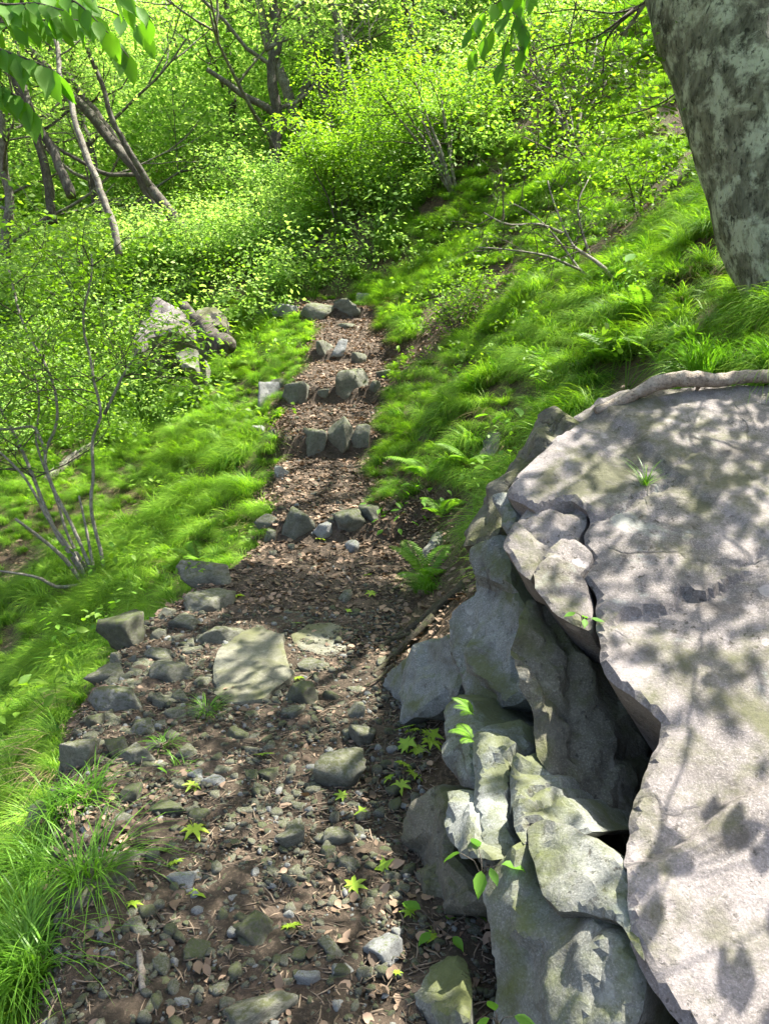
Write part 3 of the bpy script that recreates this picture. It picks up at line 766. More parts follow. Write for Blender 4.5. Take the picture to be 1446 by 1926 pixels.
for k in range(58):
    yy_ = rh.uniform(1190, 1470); xx_ = np.interp(yy_, [1190, 1300, 1380, 1470], [275, 215, 190, 180]) + rh.uniform(-45, 95); ww_ = rh.uniform(18, 40)
    HEAP.append((xx_, yy_, xx_ + ww_, yy_ + ww_ * rh.uniform(.5, .8)))
for bb, lab in zip(HEAP, neighbour_labels(HEAP, 'rubble stone')):
    put_stone(*bb, lab, 'stone', 'rubble of the left bank', 'cobble', 'stone', sub=3, sink=.3)
COB = [(428, 1373, 466, 1402), (281, 1448, 308, 1477), (315, 1468, 347, 1496), (218, 1523, 253, 1564), (346, 1521, 393, 1557), (307, 1584, 340, 1615), (225, 1601, 260, 1641), (411, 1613, 434, 1649), (428, 1577, 453, 1608), (397, 1440, 427, 1467),
       (559, 1238, 613, 1269), (527, 1332, 571, 1362), (610, 1303, 640, 1327), (503, 1313, 536, 1336), (632, 1109, 674, 1143), (590, 1450, 623, 1479), (489, 1446, 533, 1477), (542, 1480, 569, 1512), (576, 1480, 608, 1506), (547, 1509, 577, 1535),
       (595, 1590, 630, 1627), (633, 1615, 679, 1654), (503, 1630, 529, 1658), (536, 1632, 572, 1658), (565, 1639, 594, 1675), (714, 1678, 754, 1718), (676, 1695, 707, 1727), (521, 1843, 559, 1877), (543, 1783, 580, 1821), (655, 1290, 690, 1310),
       (495, 1400, 530, 1425), (468, 1480, 500, 1505), (455, 1335, 490, 1358), (440, 1520, 470, 1545), (690, 1440, 722, 1466), (700, 1520, 726, 1546), (480, 1590, 510, 1612), (380, 1640, 410, 1662), (300, 1720, 345, 1750), (230, 1730, 280, 1775),
       (350, 1780, 400, 1815), (280, 1800, 330, 1840), (390, 1850, 440, 1890), (470, 1660, 500, 1684), (640, 1470, 668, 1495), (700, 1240, 726, 1262), (575, 1370, 605, 1392), (520, 1545, 545, 1566), (400, 1700, 432, 1722), (640, 1690, 668, 1712)]
rc = random.Random(8)
for k in range(400):
    if len(COB) >= 112: break
    yy_ = rc.uniform(1290, 1900); lo_ = np.interp(yy_, [1290, 1480, 1700, 1900], [420, 250, 240, 260]); hi_ = np.interp(yy_, [1290, 1480, 1600, 1700, 1900], [700, 720, 720, 850, 740])
    xx_ = rc.uniform(lo_, hi_); ww_ = rc.uniform(14, 34) * np.interp(yy_, [1290, 1900], [.8, 1.25])
    if any(b_[0] - ww_ < xx_ < b_[2] and b_[1] - ww_ * .7 < yy_ < b_[3] for b_ in COB + [e_[0] for e_ in EDGE]): continue
    COB.append((xx_, yy_, xx_ + ww_, yy_ + ww_ * rc.uniform(.6, .85)))
for k, (bb, lab) in enumerate(zip(COB, neighbour_labels(COB, 'grey-green cobble'))):
    put_stone(*bb, lab, 'stone', 'cobbles in the lower trail', 'cobble' if k % 4 else 'darkstone', 'cobblestone', sub=3, sink=.22, grow_=1.2)
WHT = [(353, 1451, 383, 1477), (381, 1460, 422, 1489), (528, 1719, 559, 1746), (594, 1740, 617, 1766), (557, 1738, 578, 1760), (634, 1815, 667, 1854), (664, 1566, 686, 1590), (692, 1571, 709, 1591), (640, 1868, 668, 1890), (590, 1880, 622, 1904),
       (575, 1800, 598, 1818), (610, 1835, 632, 1852), (500, 1870, 522, 1888), (330, 1880, 362, 1908), (660, 1730, 684, 1748), (436, 1470, 452, 1484), (500, 1362, 518, 1376)]
for bb, lab in zip(WHT, neighbour_labels(WHT, 'pale little stone')):
    put_stone(*bb, lab, 'stone', 'pale loose stones on the lower trail', 'pale', 'cobblestone', sub=3, sink=.2, grow_=1.15)

# ------------------------------------------------------------------ vegetation helpers
LEAF2 = (np.array([[0, 0, 0], [.48, .27, .05], [.48, -.27, .05], [1, 0, -.04]]), np.array([[0, 2, 1], [1, 2, 3]]))
OV = [(0, 0, 0)]
for u_, w_ in ((.18, .17), (.42, .27), (.68, .20), (.88, .08)):
    OV += [(u_, w_, .05 - .10 * u_ ** 2), (u_, 0, -.10 * u_ ** 2), (u_, -w_, .05 - .10 * u_ ** 2)]
OV += [(1, 0, -.13)]
_of = [(0, 2, 1), (0, 3, 2)]
for k in range(3):
    a = 1 + 3 * k
    _of += [(a, a + 1, a + 4), (a, a + 4, a + 3), (a + 1, a + 2, a + 5), (a + 1, a + 5, a + 4)]
_of += [(10, 11, 13), (11, 12, 13)]
LEAF_OV = (np.array(OV), np.array(_of))
def maple_template(lobes=7):
    v = [(0, 0, 0)]
    ring = []
    a0 = R(150)
    for k in range(lobes):
        a = -a0 + 2 * a0 * k / (lobes - 1)
        L = 1.0 * (.45 + .55 * math.cos(a / 2) ** 1.2)
        for da, l in ((-R(13), L * .62), (0, L), (R(13), L * .62)):
            ring.append((l * math.cos(a + da), l * math.sin(a + da), -.10 * l * l + (.05 if da else 0)))
        if k < lobes - 1:
            am = a + a0 / (lobes - 1)
            ring.append((.36 * math.cos(am), .36 * math.sin(am), .0))
    v += ring
    f = [(0, i, i + 1) for i in range(1, len(ring))]
    return np.array(v), np.array(f)
LEAF_MP = maple_template()
def add_leaves(mb, pos, dirs, nrm, length, tone, tmpl=LEAF2, wid=1.0):
    pos = np.asarray(pos, float); n = len(pos)
    if n == 0: return
    tv, tf = tmpl
    d = dirs / (np.linalg.norm(dirs, axis=1)[:, None] + 1e-9)
    s = np.cross(nrm, d); s /= np.linalg.norm(s, axis=1)[:, None] + 1e-9
    w = np.cross(d, s)
    L = np.broadcast_to(np.asarray(length, float), (n,))[:, None, None]
    v = pos[:, None] + L * (tv[None, :, 0:1] * d[:, None] + wid * tv[None, :, 1:2] * s[:, None] + tv[None, :, 2:3] * w[:, None])
    f = tf[None] + (np.arange(n) * len(tv))[:, None, None]
    mb.add(v.reshape(-1, 3), f.reshape(-1, 3), np.repeat(np.broadcast_to(np.asarray(tone, float), (n,)), len(tv)))
def sprays(mb, tips, rng, per=24, rad=.34, leaf=.06, tmpl=LEAF2, tilt=.24, droop=.25, flat=.04, wid=1.0, tone_spread=.35):
    tips = np.asarray(tips, float)
    if len(tips) == 0: return
    T = np.repeat(tips, per, 0); n = len(T)
    nr = np.repeat(np.stack([rng.normal(0, tilt, len(tips)), rng.normal(0, tilt, len(tips)), np.ones(len(tips))], 1), per, 0)
    ct = np.repeat(rng.uniform(.2, .8, len(tips)), per)
    a = rng.uniform(0, 2 * math.pi, n); r = rad * np.sqrt(rng.uniform(0, 1, n)) * np.repeat(rng.uniform(.6, 1.3, len(tips)), per)
    off = np.stack([np.cos(a) * r, np.sin(a) * r, np.zeros(n)], 1)
    off[:, 2] = -(off[:, 0] * nr[:, 0] + off[:, 1] * nr[:, 1]) - droop * r ** 2 / rad + rng.normal(0, flat, n)
    d = np.stack([np.cos(a), np.sin(a), -.25 + rng.normal(0, .25, n)], 1) + rng.normal(0, .45, (n, 3)) * [1, 1, .3]
    nn = nr + rng.normal(0, .38, (n, 3))
    add_leaves(mb, T + off, d, nn, leaf * rng.uniform(.7, 1.25, n), np.clip(ct + rng.normal(0, tone_spread * .5, n), 0, 1), tmpl, wid)
def grow(rng, start, direc, length, r, depth, tubes, tips, spread=.75, up=.08, kids=(3, 5), seg=6, wig=.16, first=.3):
    d = np.array(direc, float); d /= np.linalg.norm(d)
    pts = [np.array(start, float)]
    for k in range(seg):
        d = d + rng.normal(0, wig, 3) + np.array([0, 0, up]); d /= np.linalg.norm(d)
        pts.append(pts[-1] + d * length / seg)
    pts = np.array(pts)
    tubes.append((pts, np.linspace(r, r * .42, seg + 1), depth))
    if depth == 0:
        tips.append(pts[-1]); tips.append(pts[seg // 2 + 1])
        return
    for _ in range(rng.integers(kids[0], kids[1] + 1)):
        f = rng.uniform(first, 1.0) * seg
        i = min(int(f), seg - 1); p = pts[i] + (pts[i + 1] - pts[i]) * (f - i)
        ax = pts[i + 1] - pts[i]; ax /= np.linalg.norm(ax)
        side = rng.normal(0, 1, 3); side -= ax * side.dot(ax); side /= np.linalg.norm(side)
        side[2] *= .45
        nd = ax * (1 - spread * .5) + side * spread
        grow(rng, p, nd, length * rng.uniform(.5, .72), r * .5, depth - 1, tubes, tips, spread, up, kids, max(3, seg - 1), wig, first)
    tips.append(pts[-1])
def tubes_mesh(tubes, mat, name='branches', minr=.0025, big=6, small=4):
    mb = MB()
    for pts, rad, dep in tubes:
        tube(mb, pts, np.maximum(rad, min(minr, float(rad[0]))), big if dep >= 2 else small, cap=False)
    return mb.mesh(name, mat)
def empty(name, loc, label, cat, group=None):
    o = bpy.data.objects.new(name, None); COL.objects.link(o)
    o.location = [float(c) for c in loc]; o.empty_display_size = .2
    return tag(o, label, cat, group)
def part(name, mesh, root):
    o = link(name, mesh, root)
    return o
def copy_tree(root, loc, rz, sc, label, group=None):
    r = root.copy(); COL.objects.link(r); r.location = [float(c) for c in loc]; r.rotation_euler = (0, 0, rz); r.scale = (sc,) * 3 if np.ndim(sc) == 0 else sc
    tag(r, label, None, group)
    for ch in root.children:
        c = ch.copy(); COL.objects.link(c); c.parent = r
    return r
def in_view(p, mx=260, my=220):
    px, py, d = project(p)
    return (d > .3) & (px > -mx) & (px < 1446 + mx) & (py > -my) & (py < 1926 + my)

GN_COUNT = 0
def scatter(name, protos, pos, rot, scl, rng, label, cat):
    """one object of 'stuff': geometry-node copies of small shapes on a cloud of points"""
    pos = np.asarray(pos, np.float32); n = len(pos)
    me = bpy.data.meshes.new(name)
    me.vertices.add(n); me.vertices.foreach_set('co', pos.ravel())
    a = me.attributes.new('rot', 'FLOAT_VECTOR', 'POINT'); a.data.foreach_set('vector', np.asarray(rot, np.float32).ravel())
    a = me.attributes.new('scl', 'FLOAT_VECTOR', 'POINT'); a.data.foreach_set('vector', np.asarray(scl, np.float32).ravel())
    a = me.attributes.new('idx', 'INT', 'POINT'); a.data.foreach_set('value', rng.integers(0, len(protos), n).astype(np.int32))
    o = link(name, me)
    col = bpy.data.collections.new(name + '_shapes')
    for k, p in enumerate(protos):
        col.objects.link(bpy.data.objects.new(f'{name}_shape_{k}', p))
    ng = bpy.data.node_groups.new(name, 'GeometryNodeTree')
    ng.interface.new_socket('Geometry', in_out='INPUT', socket_type='NodeSocketGeometry')
    ng.interface.new_socket('Geometry', in_out='OUTPUT', socket_type='NodeSocketGeometry')
    gi = ng.nodes.new('NodeGroupInput'); go = ng.nodes.new('NodeGroupOutput')
    io = ng.nodes.new('GeometryNodeInstanceOnPoints')
    ci = ng.nodes.new('GeometryNodeCollectionInfo')
    ci.inputs['Collection'].default_value = col; ci.inputs['Separate Children'].default_value = True; ci.inputs['Reset Children'].default_value = True
    def na(nm, ty):
        q = ng.nodes.new('GeometryNodeInputNamedAttribute'); q.data_type = ty; q.inputs['Name'].default_value = nm
        return [s for s in q.outputs if s.name == 'Attribute' and s.enabled][0]
    ng.links.new(gi.outputs[0], io.inputs['Points']); ng.links.new(ci.outputs[0], io.inputs['Instance'])
    io.inputs['Pick Instance'].default_value = True
    ng.links.new(na('idx', 'INT'), io.inputs['Instance Index'])
    er = ng.nodes.new('FunctionNodeEulerToRotation')
    ng.links.new(na('rot', 'FLOAT_VECTOR'), er.inputs[0]); ng.links.new(er.outputs[0], io.inputs['Rotation'])
    ng.links.new(na('scl', 'FLOAT_VECTOR'), io.inputs['Scale'])
    ng.links.new(io.outputs[0], go.inputs[0])
    md = o.modifiers.new('scatter', 'NODES'); md.node_group = ng
    tag(o, label, cat, kind='stuff')
    return o

# ------------------------------------------------------------------ grass
def blades(mb, rng, n, L, W, base_r=.05, bias=(0, 0), el=(50, 88), droop=(25, 70), seg=5, tone=(.1, .9)):
    az = rng.uniform(0, 2 * math.pi, n)
    h = np.stack([np.cos(az), np.sin(az)], 1) * rng.uniform(.35, 1., n)[:, None] + np.array(bias)
    h /= np.linalg.norm(h, axis=1)[:, None] + 1e-9
    ln = L * rng.uniform(.45, 1.1, n); e0 = np.radians(rng.uniform(*el, n)); e1 = -np.radians(rng.uniform(*droop, n))
    b = np.zeros((n, 3)); ra = rng.uniform(0, 2 * math.pi, n); rr = base_r * np.sqrt(rng.uniform(0, 1, n))
    b[:, 0] = np.cos(ra) * rr; b[:, 1] = np.sin(ra) * rr; b[:, 2] = -.02
    side = np.stack([-h[:, 1], h[:, 0], np.zeros(n)], 1)
    rows_ = []
    p = b.copy()
    for k in range(seg + 1):
        s = k / seg
        w = W * (1 - s ** 1.6) * .5 * rng.uniform(.7, 1.3)
        if k == seg: rows_.append(p.copy())
        else: rows_ += [p + side * w, p - side * w]
        e = e0 + (e1 - e0) * (s + .5 / seg) ** 1.15
        p = p + (ln / seg)[:, None] * np.concatenate([h * np.cos(e)[:, None], np.sin(e)[:, None]], 1)
    V = np.stack(rows_, 1); nv = V.shape[1]
    t0 = rng.uniform(*tone, n)
    f4 = [(2 * k, 2 * k + 1, 2 * k + 3, 2 * k + 2) for k in range(seg - 1)]
    f3 = [(2 * (seg - 1), 2 * (seg - 1) + 1, 2 * seg)]
    base = (np.arange(n) * nv)[:, None, None]
    n0 = mb.n
    mb.add(V.reshape(-1, 3), (np.array(f4)[None] + base).reshape(-1, 4), np.repeat(t0, nv))
    mb.f.setdefault(3, []).append((np.array(f3)[None] + base).reshape(-1, 3) + n0)
rng = np.random.default_rng(7)
TUS = []
for k in range(6):
    mb = MB(); blades(mb, rng, 190, .46, .0052, .06, (-.55, -.2), (46, 86), (30, 80), 6, (.0, 1.))
    TUS.append(mb.mesh('sedge_tuft', M['grass']))
n = 60000
gp = np.stack([rng.uniform(-11, 11, n), rng.uniform(.9, 19, n)], 1)
xl, xr = edges(gp[:, 1])
gl = xl - gp[:, 0]; gr = gp[:, 0] - xr
z = terrain(gp[:, 0], gp[:, 1])
p3 = np.stack([gp[:, 0], gp[:, 1], z], 1)
keep = ((gl > .02) | (gr > .03) | (gp[:, 1] > 12.5)) & in_view(p3, 320, 320)
bare = fbm2(gp[:, 0] * .75, gp[:, 1] * .75, 3, 41)
keep &= bare < .6
# no grass under the outcrop and boulder, thin between the outcrop and the fern
keep &= ~((gr > 0) & (gp[:, 1] < 3.35)) & ~((gr > 0) & (gp[:, 1] < 4.2) & (gr < .6))
keep &= ~((gr > 0) & (gr < .45) & (gp[:, 1] < 6.0) & (gp[:, 1] > 4.0))
# leafy brown clearings seen on the right-hand bank
for (qx, qy, rr_) in ((870, 590, .75), (820, 640, .5), (1180, 440, .5), (430, 960, .2), (130, 1290, .22), (60, 1060, .3), (690, 690, .3)):
    c_, _t = hit(qx, qy)
    keep &= np.hypot(gp[:, 0] - c_[0], gp[:, 1] - c_[1]) > rr_ * (1 + .4 * vnoise(np.stack([gp[:, 0] * 4, gp[:, 1] * 4, gp[:, 0] * 0], 1), 3))
dist = np.hypot(gp[:, 0], gp[:, 1])
# thins out towards the woods
wood = np.clip((gp[:, 1] - 13.0 - .45 * np.maximum(gp[:, 0], 0)) / 3.0, 0, 1)
keep &= rng.random(n) < np.where(dist < 14, .42, .3) * (1 - wood * .97)
g3 = p3[keep]; m_ = len(g3)
print('tufts', m_)
sc_ = rng.uniform(.55, 1.15, m_) * np.clip(.8 + .35 * fbm2(g3[:, 0] * 1.3, g3[:, 1] * 1.3, 2, 44), .5, 1.3)
xl, xr = edges(g3[:, 1])
sc_ *= np.clip(.62 + np.maximum(xl - g3[:, 0], g3[:, 0] - xr) * 1.2, .6, 1.)
rot = np.stack([rng.normal(0, .15, m_), rng.normal(-.22, .15, m_), rng.normal(0, .7, m_) + .25], 1)
scatter('grass', TUS, g3, rot, np.stack([sc_, sc_, sc_ * rng.uniform(.7, 1.1, m_)], 1), rng, 'soft bright green sedge covering the slopes beside the trail', 'grass')

def grass_clump(px, py, nb, L, W, label, seed, mat='grass_tall', br=.05, bias=(0, 0), at=None, el=(55, 88), droop=(10, 60), nclumps=1, spread=.1):
    r = np.random.default_rng(seed)
    p = hit(px, py)[0] if at is None else np.array(at)
    root = empty('grass_clump', p, label, 'grass clump')
    mb = MB()
    for k in range(nclumps):
        m2 = MB(); blades(m2, r, nb, L, W, br, bias, el, droop, 6, (.1, .95))
        v = np.concatenate(m2.v)
        off = np.array([r.uniform(-spread, spread), r.uniform(-spread, spread), 0]) if nclumps > 1 else np.zeros(3)
        if nclumps > 1 and at is None: off[2] = gz(p[0] + off[0], p[1] + off[1]) - p[2]
        n0 = mb.n
        mb.v.append(v + off); mb.a += m2.a
        for kk, fl_ in m2.f.items(): mb.f.setdefault(kk, []).extend([q + n0 for q in fl_])
        mb.n += len(v)
    part('leaf_blades', mb.mesh('leaf_blades', M[mat]), root)
    return root
grass_clump(30, 1860, 130, .44, .0055, 'tall bright green grass clump in the lower left corner', 1, nclumps=7, spread=.17, bias=(.0, -.25))
grass_clump(60, 1640, 90, .30, .0045, 'finer grass clump growing over the pale low rock on the left', 2, nclumps=5, spread=.18)
grass_clump(390, 1345, 90, .20, .004, 'small grass tuft in front of the large flat stepping stone', 3, br=.025)
grass_clump(310, 1408, 60, .15, .004, 'thin grass tuft among the left bank stones', 4, br=.02)
grass_clump(340, 1450, 45, .13, .004, 'sparse grass sprouts at the foot of the left bank wall', 6, br=.05)
grass_clump(1215, 908, 40, .15, .003, 'little pale grass tuft growing from a crack in the boulder', 5, br=.01, at=P(1213, 905, 2.745) , el=(40, 85), droop=(-30, 20))
grass_clump(1400, 690, 120, .40, .0045, 'long arching grass behind the fallen branch on the boulder', 8, nclumps=6, spread=.3, bias=(-.5, -.4), at=P(1400, 700, 3.55))
grass_clump(790, 1120, 110, .26, .004, 'mound of fine grass around the fern beside the rock', 9, nclumps=3, spread=.12, br=.05, bias=(-.4, -.4))

# ------------------------------------------------------------------ ferns
def frond_mesh(seed, L=.42, n=22, w=.10):
    r = np.random.default_rng(seed); mb = MB()
    s = np.linspace(0, 1, n + 2)
    ang = np.radians(62) - np.radians(75) * s ** 1.2
    pts = np.concatenate([[np.zeros(3)], np.cumsum(np.stack([np.cos(ang), np.zeros(n + 2), np.sin(ang)], 1)[:-1] * L / (n + 1), 0)])
    tube(mb, pts, np.linspace(.0028, .0008, n + 2), 4, False, tone=.6)
    tan = np.gradient(pts, axis=0); tan /= np.linalg.norm(tan, axis=1)[:, None]
    up = np.cross(tan, [0, -1., 0]); up = -up
    idx = np.arange(3, n + 2)
    for sd in (-1, 1):
        d = np.array([0, sd, 0.]) + tan[idx] * .35 + up[idx] * -.15
        ln = w * np.sin(np.pi * np.clip((s[idx]) * .92 + .05, 0, 1)) ** .7 * r.uniform(.9, 1.1, len(idx))
        add_leaves(mb, pts[idx], d, up[idx] + r.normal(0, .1, (len(idx), 3)), ln, r.uniform(.2, .8, len(idx)), LEAF_OV, .42)
    return mb.mesh('frond', M['fern'])
FR = [frond_mesh(k, .40 + .04 * k) for k in range(3)]
def fern(px, py, nf, size, label, seed, at=None, az0=0., arc=2 * math.pi):
    r = random.Random(seed); p = hit(px, py)[0] if at is None else at
    root = empty('fern', p, label, 'fern')
    for k in range(nf):
        o = link('frond', FR[k % 3], root, (0, 0, 0), (r.uniform(-.2, .2), r.uniform(-.15, .25), az0 + arc * (k + r.uniform(-.3, .3)) / nf), size * r.uniform(.75, 1.15))
    return root
fern(800, 1095, 7, .85, 'yellow-green fern beside the sloping rock near the trail', 1)
fern(805, 905, 6, .95, 'fern among arching grass on the right bank above the lowest step', 2)
fern(885, 880, 5, .8, 'fern in the grass below the small half-buried rock', 3)
fern(1165, 690, 7, 1.0, 'sunlit fern on the grass slope above the boulder', 4)
fern(1210, 600, 6, .9, 'fern higher on the slope near the thick trunk', 5)
fern(375, 1062, 6, .75, 'fern behind the long slab stone on the left bank', 6)
fern(885, 1345, 4, .22, 'tiny fern sprouting from the rock crevice above the grey upright rock', 7, at=P(890, 1345, 2.42), az0=2.2, arc=2.5)
fern(885, 1400, 4, .22, 'tiny fern hanging on the side of the bluish-white rock', 8, at=P(890, 1395, 2.32), az0=2.2, arc=2.5)
fern(830, 975, 5, .7, 'low fern at the foot of the grass mound by the lowest step', 9)
fern(1240, 1000 - 310, 4, .7, 'fern just uphill of the fallen branch', 10)

# ------------------------------------------------------------------ fallen maple leaves, seedlings
mpl = []
for k in range(3):
    v, f = maple_template(7 if k else 5)
    v = v.copy(); v[:, 2] *= (.6 + .8 * k)
    mb = MB(); mb.add(v, f, .35 + .25 * k)
    tube(mb, [(-.75, .05, .02), (-.35, .02, .03), (0, 0, 0)], [.012, .012, .016], 4, False, tone=.9)
    mpl.append(mb.mesh('leaf_blade', M['leaf_maple']))
def ground_at(px, py, lift=.03):
    p, t = hit(px, py); return p + np.array([0, 0, lift]), t
LV = [(365, 1492, 16, 'beside pale stones'), (366, 1575, 24, 'star-shaped, in the middle of the dark gravel'), (372, 1698, 20, 'just below the pale four-sided stone'), (664, 1684, 22, 'on shaded gravel below the tall rounded stone'),
      (722, 1648, 20, 'by the foot of the olive-brown rock'), (545, 1762, 20, 'near small white stones'), (440, 1130, 16, 'on the left bank by the flat mossy stone'), (495, 1433, 17, 'left of the large oblong stone'),
      (682, 1542, 13, 'right of the tall rounded stone'), (560, 1287, 10, 'below the large flat stepping stone'), (560, 1182, 10, 'between the two stepping stones'), (330, 1640, 16, 'half under the pale four-sided stone'),
      (250, 1718, 16, 'near the lower grass clump'), (770, 1735, 15, 'on reddish litter by the olive-brown rock'), (645, 1512, 14, 'under the large oblong stone'), (600, 1022, 10, 'below the lowest step'), (700, 1125, 11, 'right of the upper trail centre'),
      (745, 1850, 10, 'yellow and small near the low greenish rock'), (265, 1425, 14, 'on the left bank wall'), (655, 1158, 9, 'above the smaller stepping stone'), (690, 1090, 9, 'in litter left of the fern mound'), (815, 1780, 20, 'on litter between low rock and olive-brown rock')]
rr = random.Random(5)
for px, py, hs, where in LV:
    p, t = ground_at(px, py, .035)
    me = mpl[rr.randrange(3)]
    root = empty('maple_leaf', p, ('fresh green maple leaf ' + where), 'leaf', 'green maple leaves on the trail')
    s_ = hs * t / FPX * 1.45
    o = link('leaf_blade', me, root, (0, 0, 0), (rr.uniform(-.5, .15), rr.uniform(-.3, .3), rr.uniform(0, 6.28)), s_)
def seedling(px, py, n, size, label, seed, at=None, h=.07, tm=True):
    r = random.Random(seed); p = hit(px, py)[0] if at is None else at
    root = empty('seedling', p, label, 'seedling')
    mb = MB(); tips_ = []
    for k in range(n):
        a = 6.28 * k / n + r.uniform(-.4, .4); L_ = h * r.uniform(.6, 1.3)
        tip = np.array([math.cos(a) * L_ * .9, math.sin(a) * L_ * .9, L_ * r.uniform(.6, 1.2)])
        tube(mb, [(0, 0, -.01), tip * [.4, .4, .7], tip], [.0022, .0016, .001], 4, False)
        tips_.append((tip, a))
    part('stem', mb.mesh('stem', M['twig']), root)
    for tip, a in tips_:
        if tm: link('leaf', mpl[r.randrange(3)], root, tip, (r.uniform(-.3, .3), r.uniform(0, .5), a), size * r.uniform(.7, 1.15))
        else: link('leaf', OVM[r.randrange(3)], root, tip, (r.uniform(-.3, .3), r.uniform(0, .6), a), size * r.uniform(.8, 1.2))
OVM = []
for k in range(3):
    v, f = LEAF_OV
    v = v.copy(); v[:, 2] *= (.6 + .6 * k); v[:, 1] += .05 * (k - 1) * v[:, 0] * (1 - v[:, 0])
    mb = MB(); mb.add(v, f, .3 + .25 * k)
    OVM.append(mb.mesh('leaf', M['leaf_near']))
seedling(780, 1412, 8, .055, 'leafy maple seedling at the foot of the narrow upright rock', 1)
seedling(750, 1478, 4, .05, 'maple seedling above the olive-brown rock', 2, h=.05)
seedling(905, 1650, 6, .055, 'bright green seedling sprouting from the dark crevice', 3, at=P(908, 1648, 1.93), h=.05, tm=False)
seedling(1098, 1172, 4, .035, 'small clover-like plant in the boulder crack', 4, at=P(1098, 1172, 2.30), h=.03, tm=False)
seedling(262, 1485, 5, .045, 'small leafy sprout beside the dark squarish stone', 5, tm=False)
seedling(830, 1770, 5, .06, 'green sprout on litter below the olive-brown rock', 6, tm=False)
seedling(820, 1312, 4, .045, 'maple sprout against the rounded pale rock', 7)
seedling(935, 1915, 4, .05, 'green leaves at the bottom edge below the moss-stained rock', 8, at=P(935, 1925, 1.66), h=.03, tm=False)
for k, (px, py, lab) in enumerate([(740, 1015, 'at the right end of the lowest step'), (775, 985, 'in front of the fern by the lowest step'), (815, 960, 'under the arching grass by the lowest step'), (715, 980, 'on the last block of the lowest step')]):
    seedling(px, py, 8, .07, 'broad-leaved green plant ' + lab, 20 + k, h=.16, tm=False)
seedling(1215, 530, 3, .13, 'plant with large pointed leaves on the slope near the thick trunk', 31, h=.25, tm=False)
seedling(960, 835, 4, .13, 'large-leaved plant leaning behind the tilted slab', 32, h=.2, tm=False)

# ------------------------------------------------------------------ litter, gravel, chips
rng = np.random.default_rng(12)
DL = []
for k in range(6):
    v, f = LEAF_OV
    v = v.copy(); v[:, 2] += .35 * (rng.uniform(-1, 1) * v[:, 1] ** 2 * 4 + rng.uniform(-.8, .8) * (v[:, 0] - .5) ** 2); v[:, 1] *= rng.uniform(.9, 1.5)
    v = v - [.5, 0, 0]; v += rng.normal(0, .02, v.shape)
    mb = MB(); mb.add(v, f, [.1, .3, .45, .6, .8, .95][k]); DL.append(mb.mesh('dead_leaf', M['litter']))
def on_trail(n, y0, y1, rng, spread=0.):
    y = rng.uniform(y0, y1, n); a, b = edges(y)
    x = a - spread + (b - a + 2 * spread) * rng.random(n)
    return x, y
def trail_z(x, y): return terrain(x, y) + .012
x1, y1 = on_trail(13000, 4.3, 12.8, rng, .25)
x2, y2 = on_trail(450, .9, 4.6, rng, .15)
pts = [np.stack([x1, y1], 1), np.stack([x2, y2], 1)]
for qx, qy, s_, n_ in ((215, 1560, .16, 200), (900, 1720, .10, 120), (870, 590, .55, 700), (820, 650, .4, 350), (1180, 440, .5, 300), (720, 690, .3, 350), (740, 1020, .3, 450), (760, 870, .3, 250), (520, 830, .16, 160),
                       (820, 1750, .2, 70), (780, 1180, .25, 350), (230, 1290, .2, 140), (60, 1060, .3, 160), (1160, 130, 2., 700), (750, 400, 1.2, 500), (620, 540, 1.2, 700), (840, 1040, .3, 250), (700, 1860, .25, 60)):
    c_, _ = hit(qx, qy); pts.append(rng.normal(0, s_, (n_, 2)) + c_[:2])
# scattered thinly over the slopes, showing in the gaps of the grass
q = np.stack([rng.uniform(-8, 9, 14000), rng.uniform(1.5, 18, 14000)], 1)
q = q[in_view(np.stack([q[:, 0], q[:, 1], terrain(q[:, 0], q[:, 1])], 1), 100, 100)]
pts.append(q)
lp = np.concatenate(pts); nl_ = len(lp)
lz = trail_z(lp[:, 0], lp[:, 1]) + rng.uniform(.0, .018, nl_)
ls = (.02 + .045 * rng.random(nl_) ** 1.8) * np.where(lp[:, 1] < 4, .85, 1.)
scatter('leaf_litter', DL, np.column_stack([lp, lz]), np.stack([rng.normal(0, .3, nl_), rng.normal(0, .3, nl_), rng.uniform(0, 6.28, nl_)], 1), np.repeat(ls[:, None], 3, 1), rng, 'brown and pinkish dead leaves strewn over the trail and banks', 'leaf litter')
GV = [stone_mesh(500 + k, M[['cobble', 'pale', 'cobble', 'darkstone', 'cobble', 'darkstone'][k]], 2, .7, 7, 40., .04) for k in range(6)]
x1, y1 = on_trail(11000, .8, 4.4, rng, .05); x2, y2 = on_trail(1200, 4.4, 9, rng, .0)
gp = np.stack([np.concatenate([x1, x2]), np.concatenate([y1, y2])], 1); ng_ = len(gp)
gs = .004 + .011 * rng.random(ng_) ** 3.2
big = rng.random(ng_) < .035
gs = np.where(big, rng.uniform(.016, .027, ng_), gs)
scatter('gravel', GV, np.column_stack([gp, trail_z(gp[:, 0], gp[:, 1]) + gs * .2]), rng.uniform(-3, 3, (ng_, 3)) * [.15, .15, 1], np.repeat(gs[:, None], 3, 1) * rng.uniform(.7, 1.3, (ng_, 3)), rng, 'loose grey gravel bedded in the lower trail', 'gravel')
CH = []
for k in range(5):
    mb = MB(); a = rng.uniform(-.12, .12)
    tube(mb, [(-.5, 0, 0), (0, a, .02), (.5, 0, 0)], [.035, .045, .03], 4, True, tone=[.1, .35, .55, .8, .95][k]); CH.append(mb.mesh('chip', M['chips']))
x1, y1 = on_trail(11000, .8, 5.5, rng, .1); x2, y2 = on_trail(2200, 5.5, 12.5, rng, .1)
gp = np.stack([np.concatenate([x1, x2]), np.concatenate([y1, y2])], 1); nc_ = len(gp)
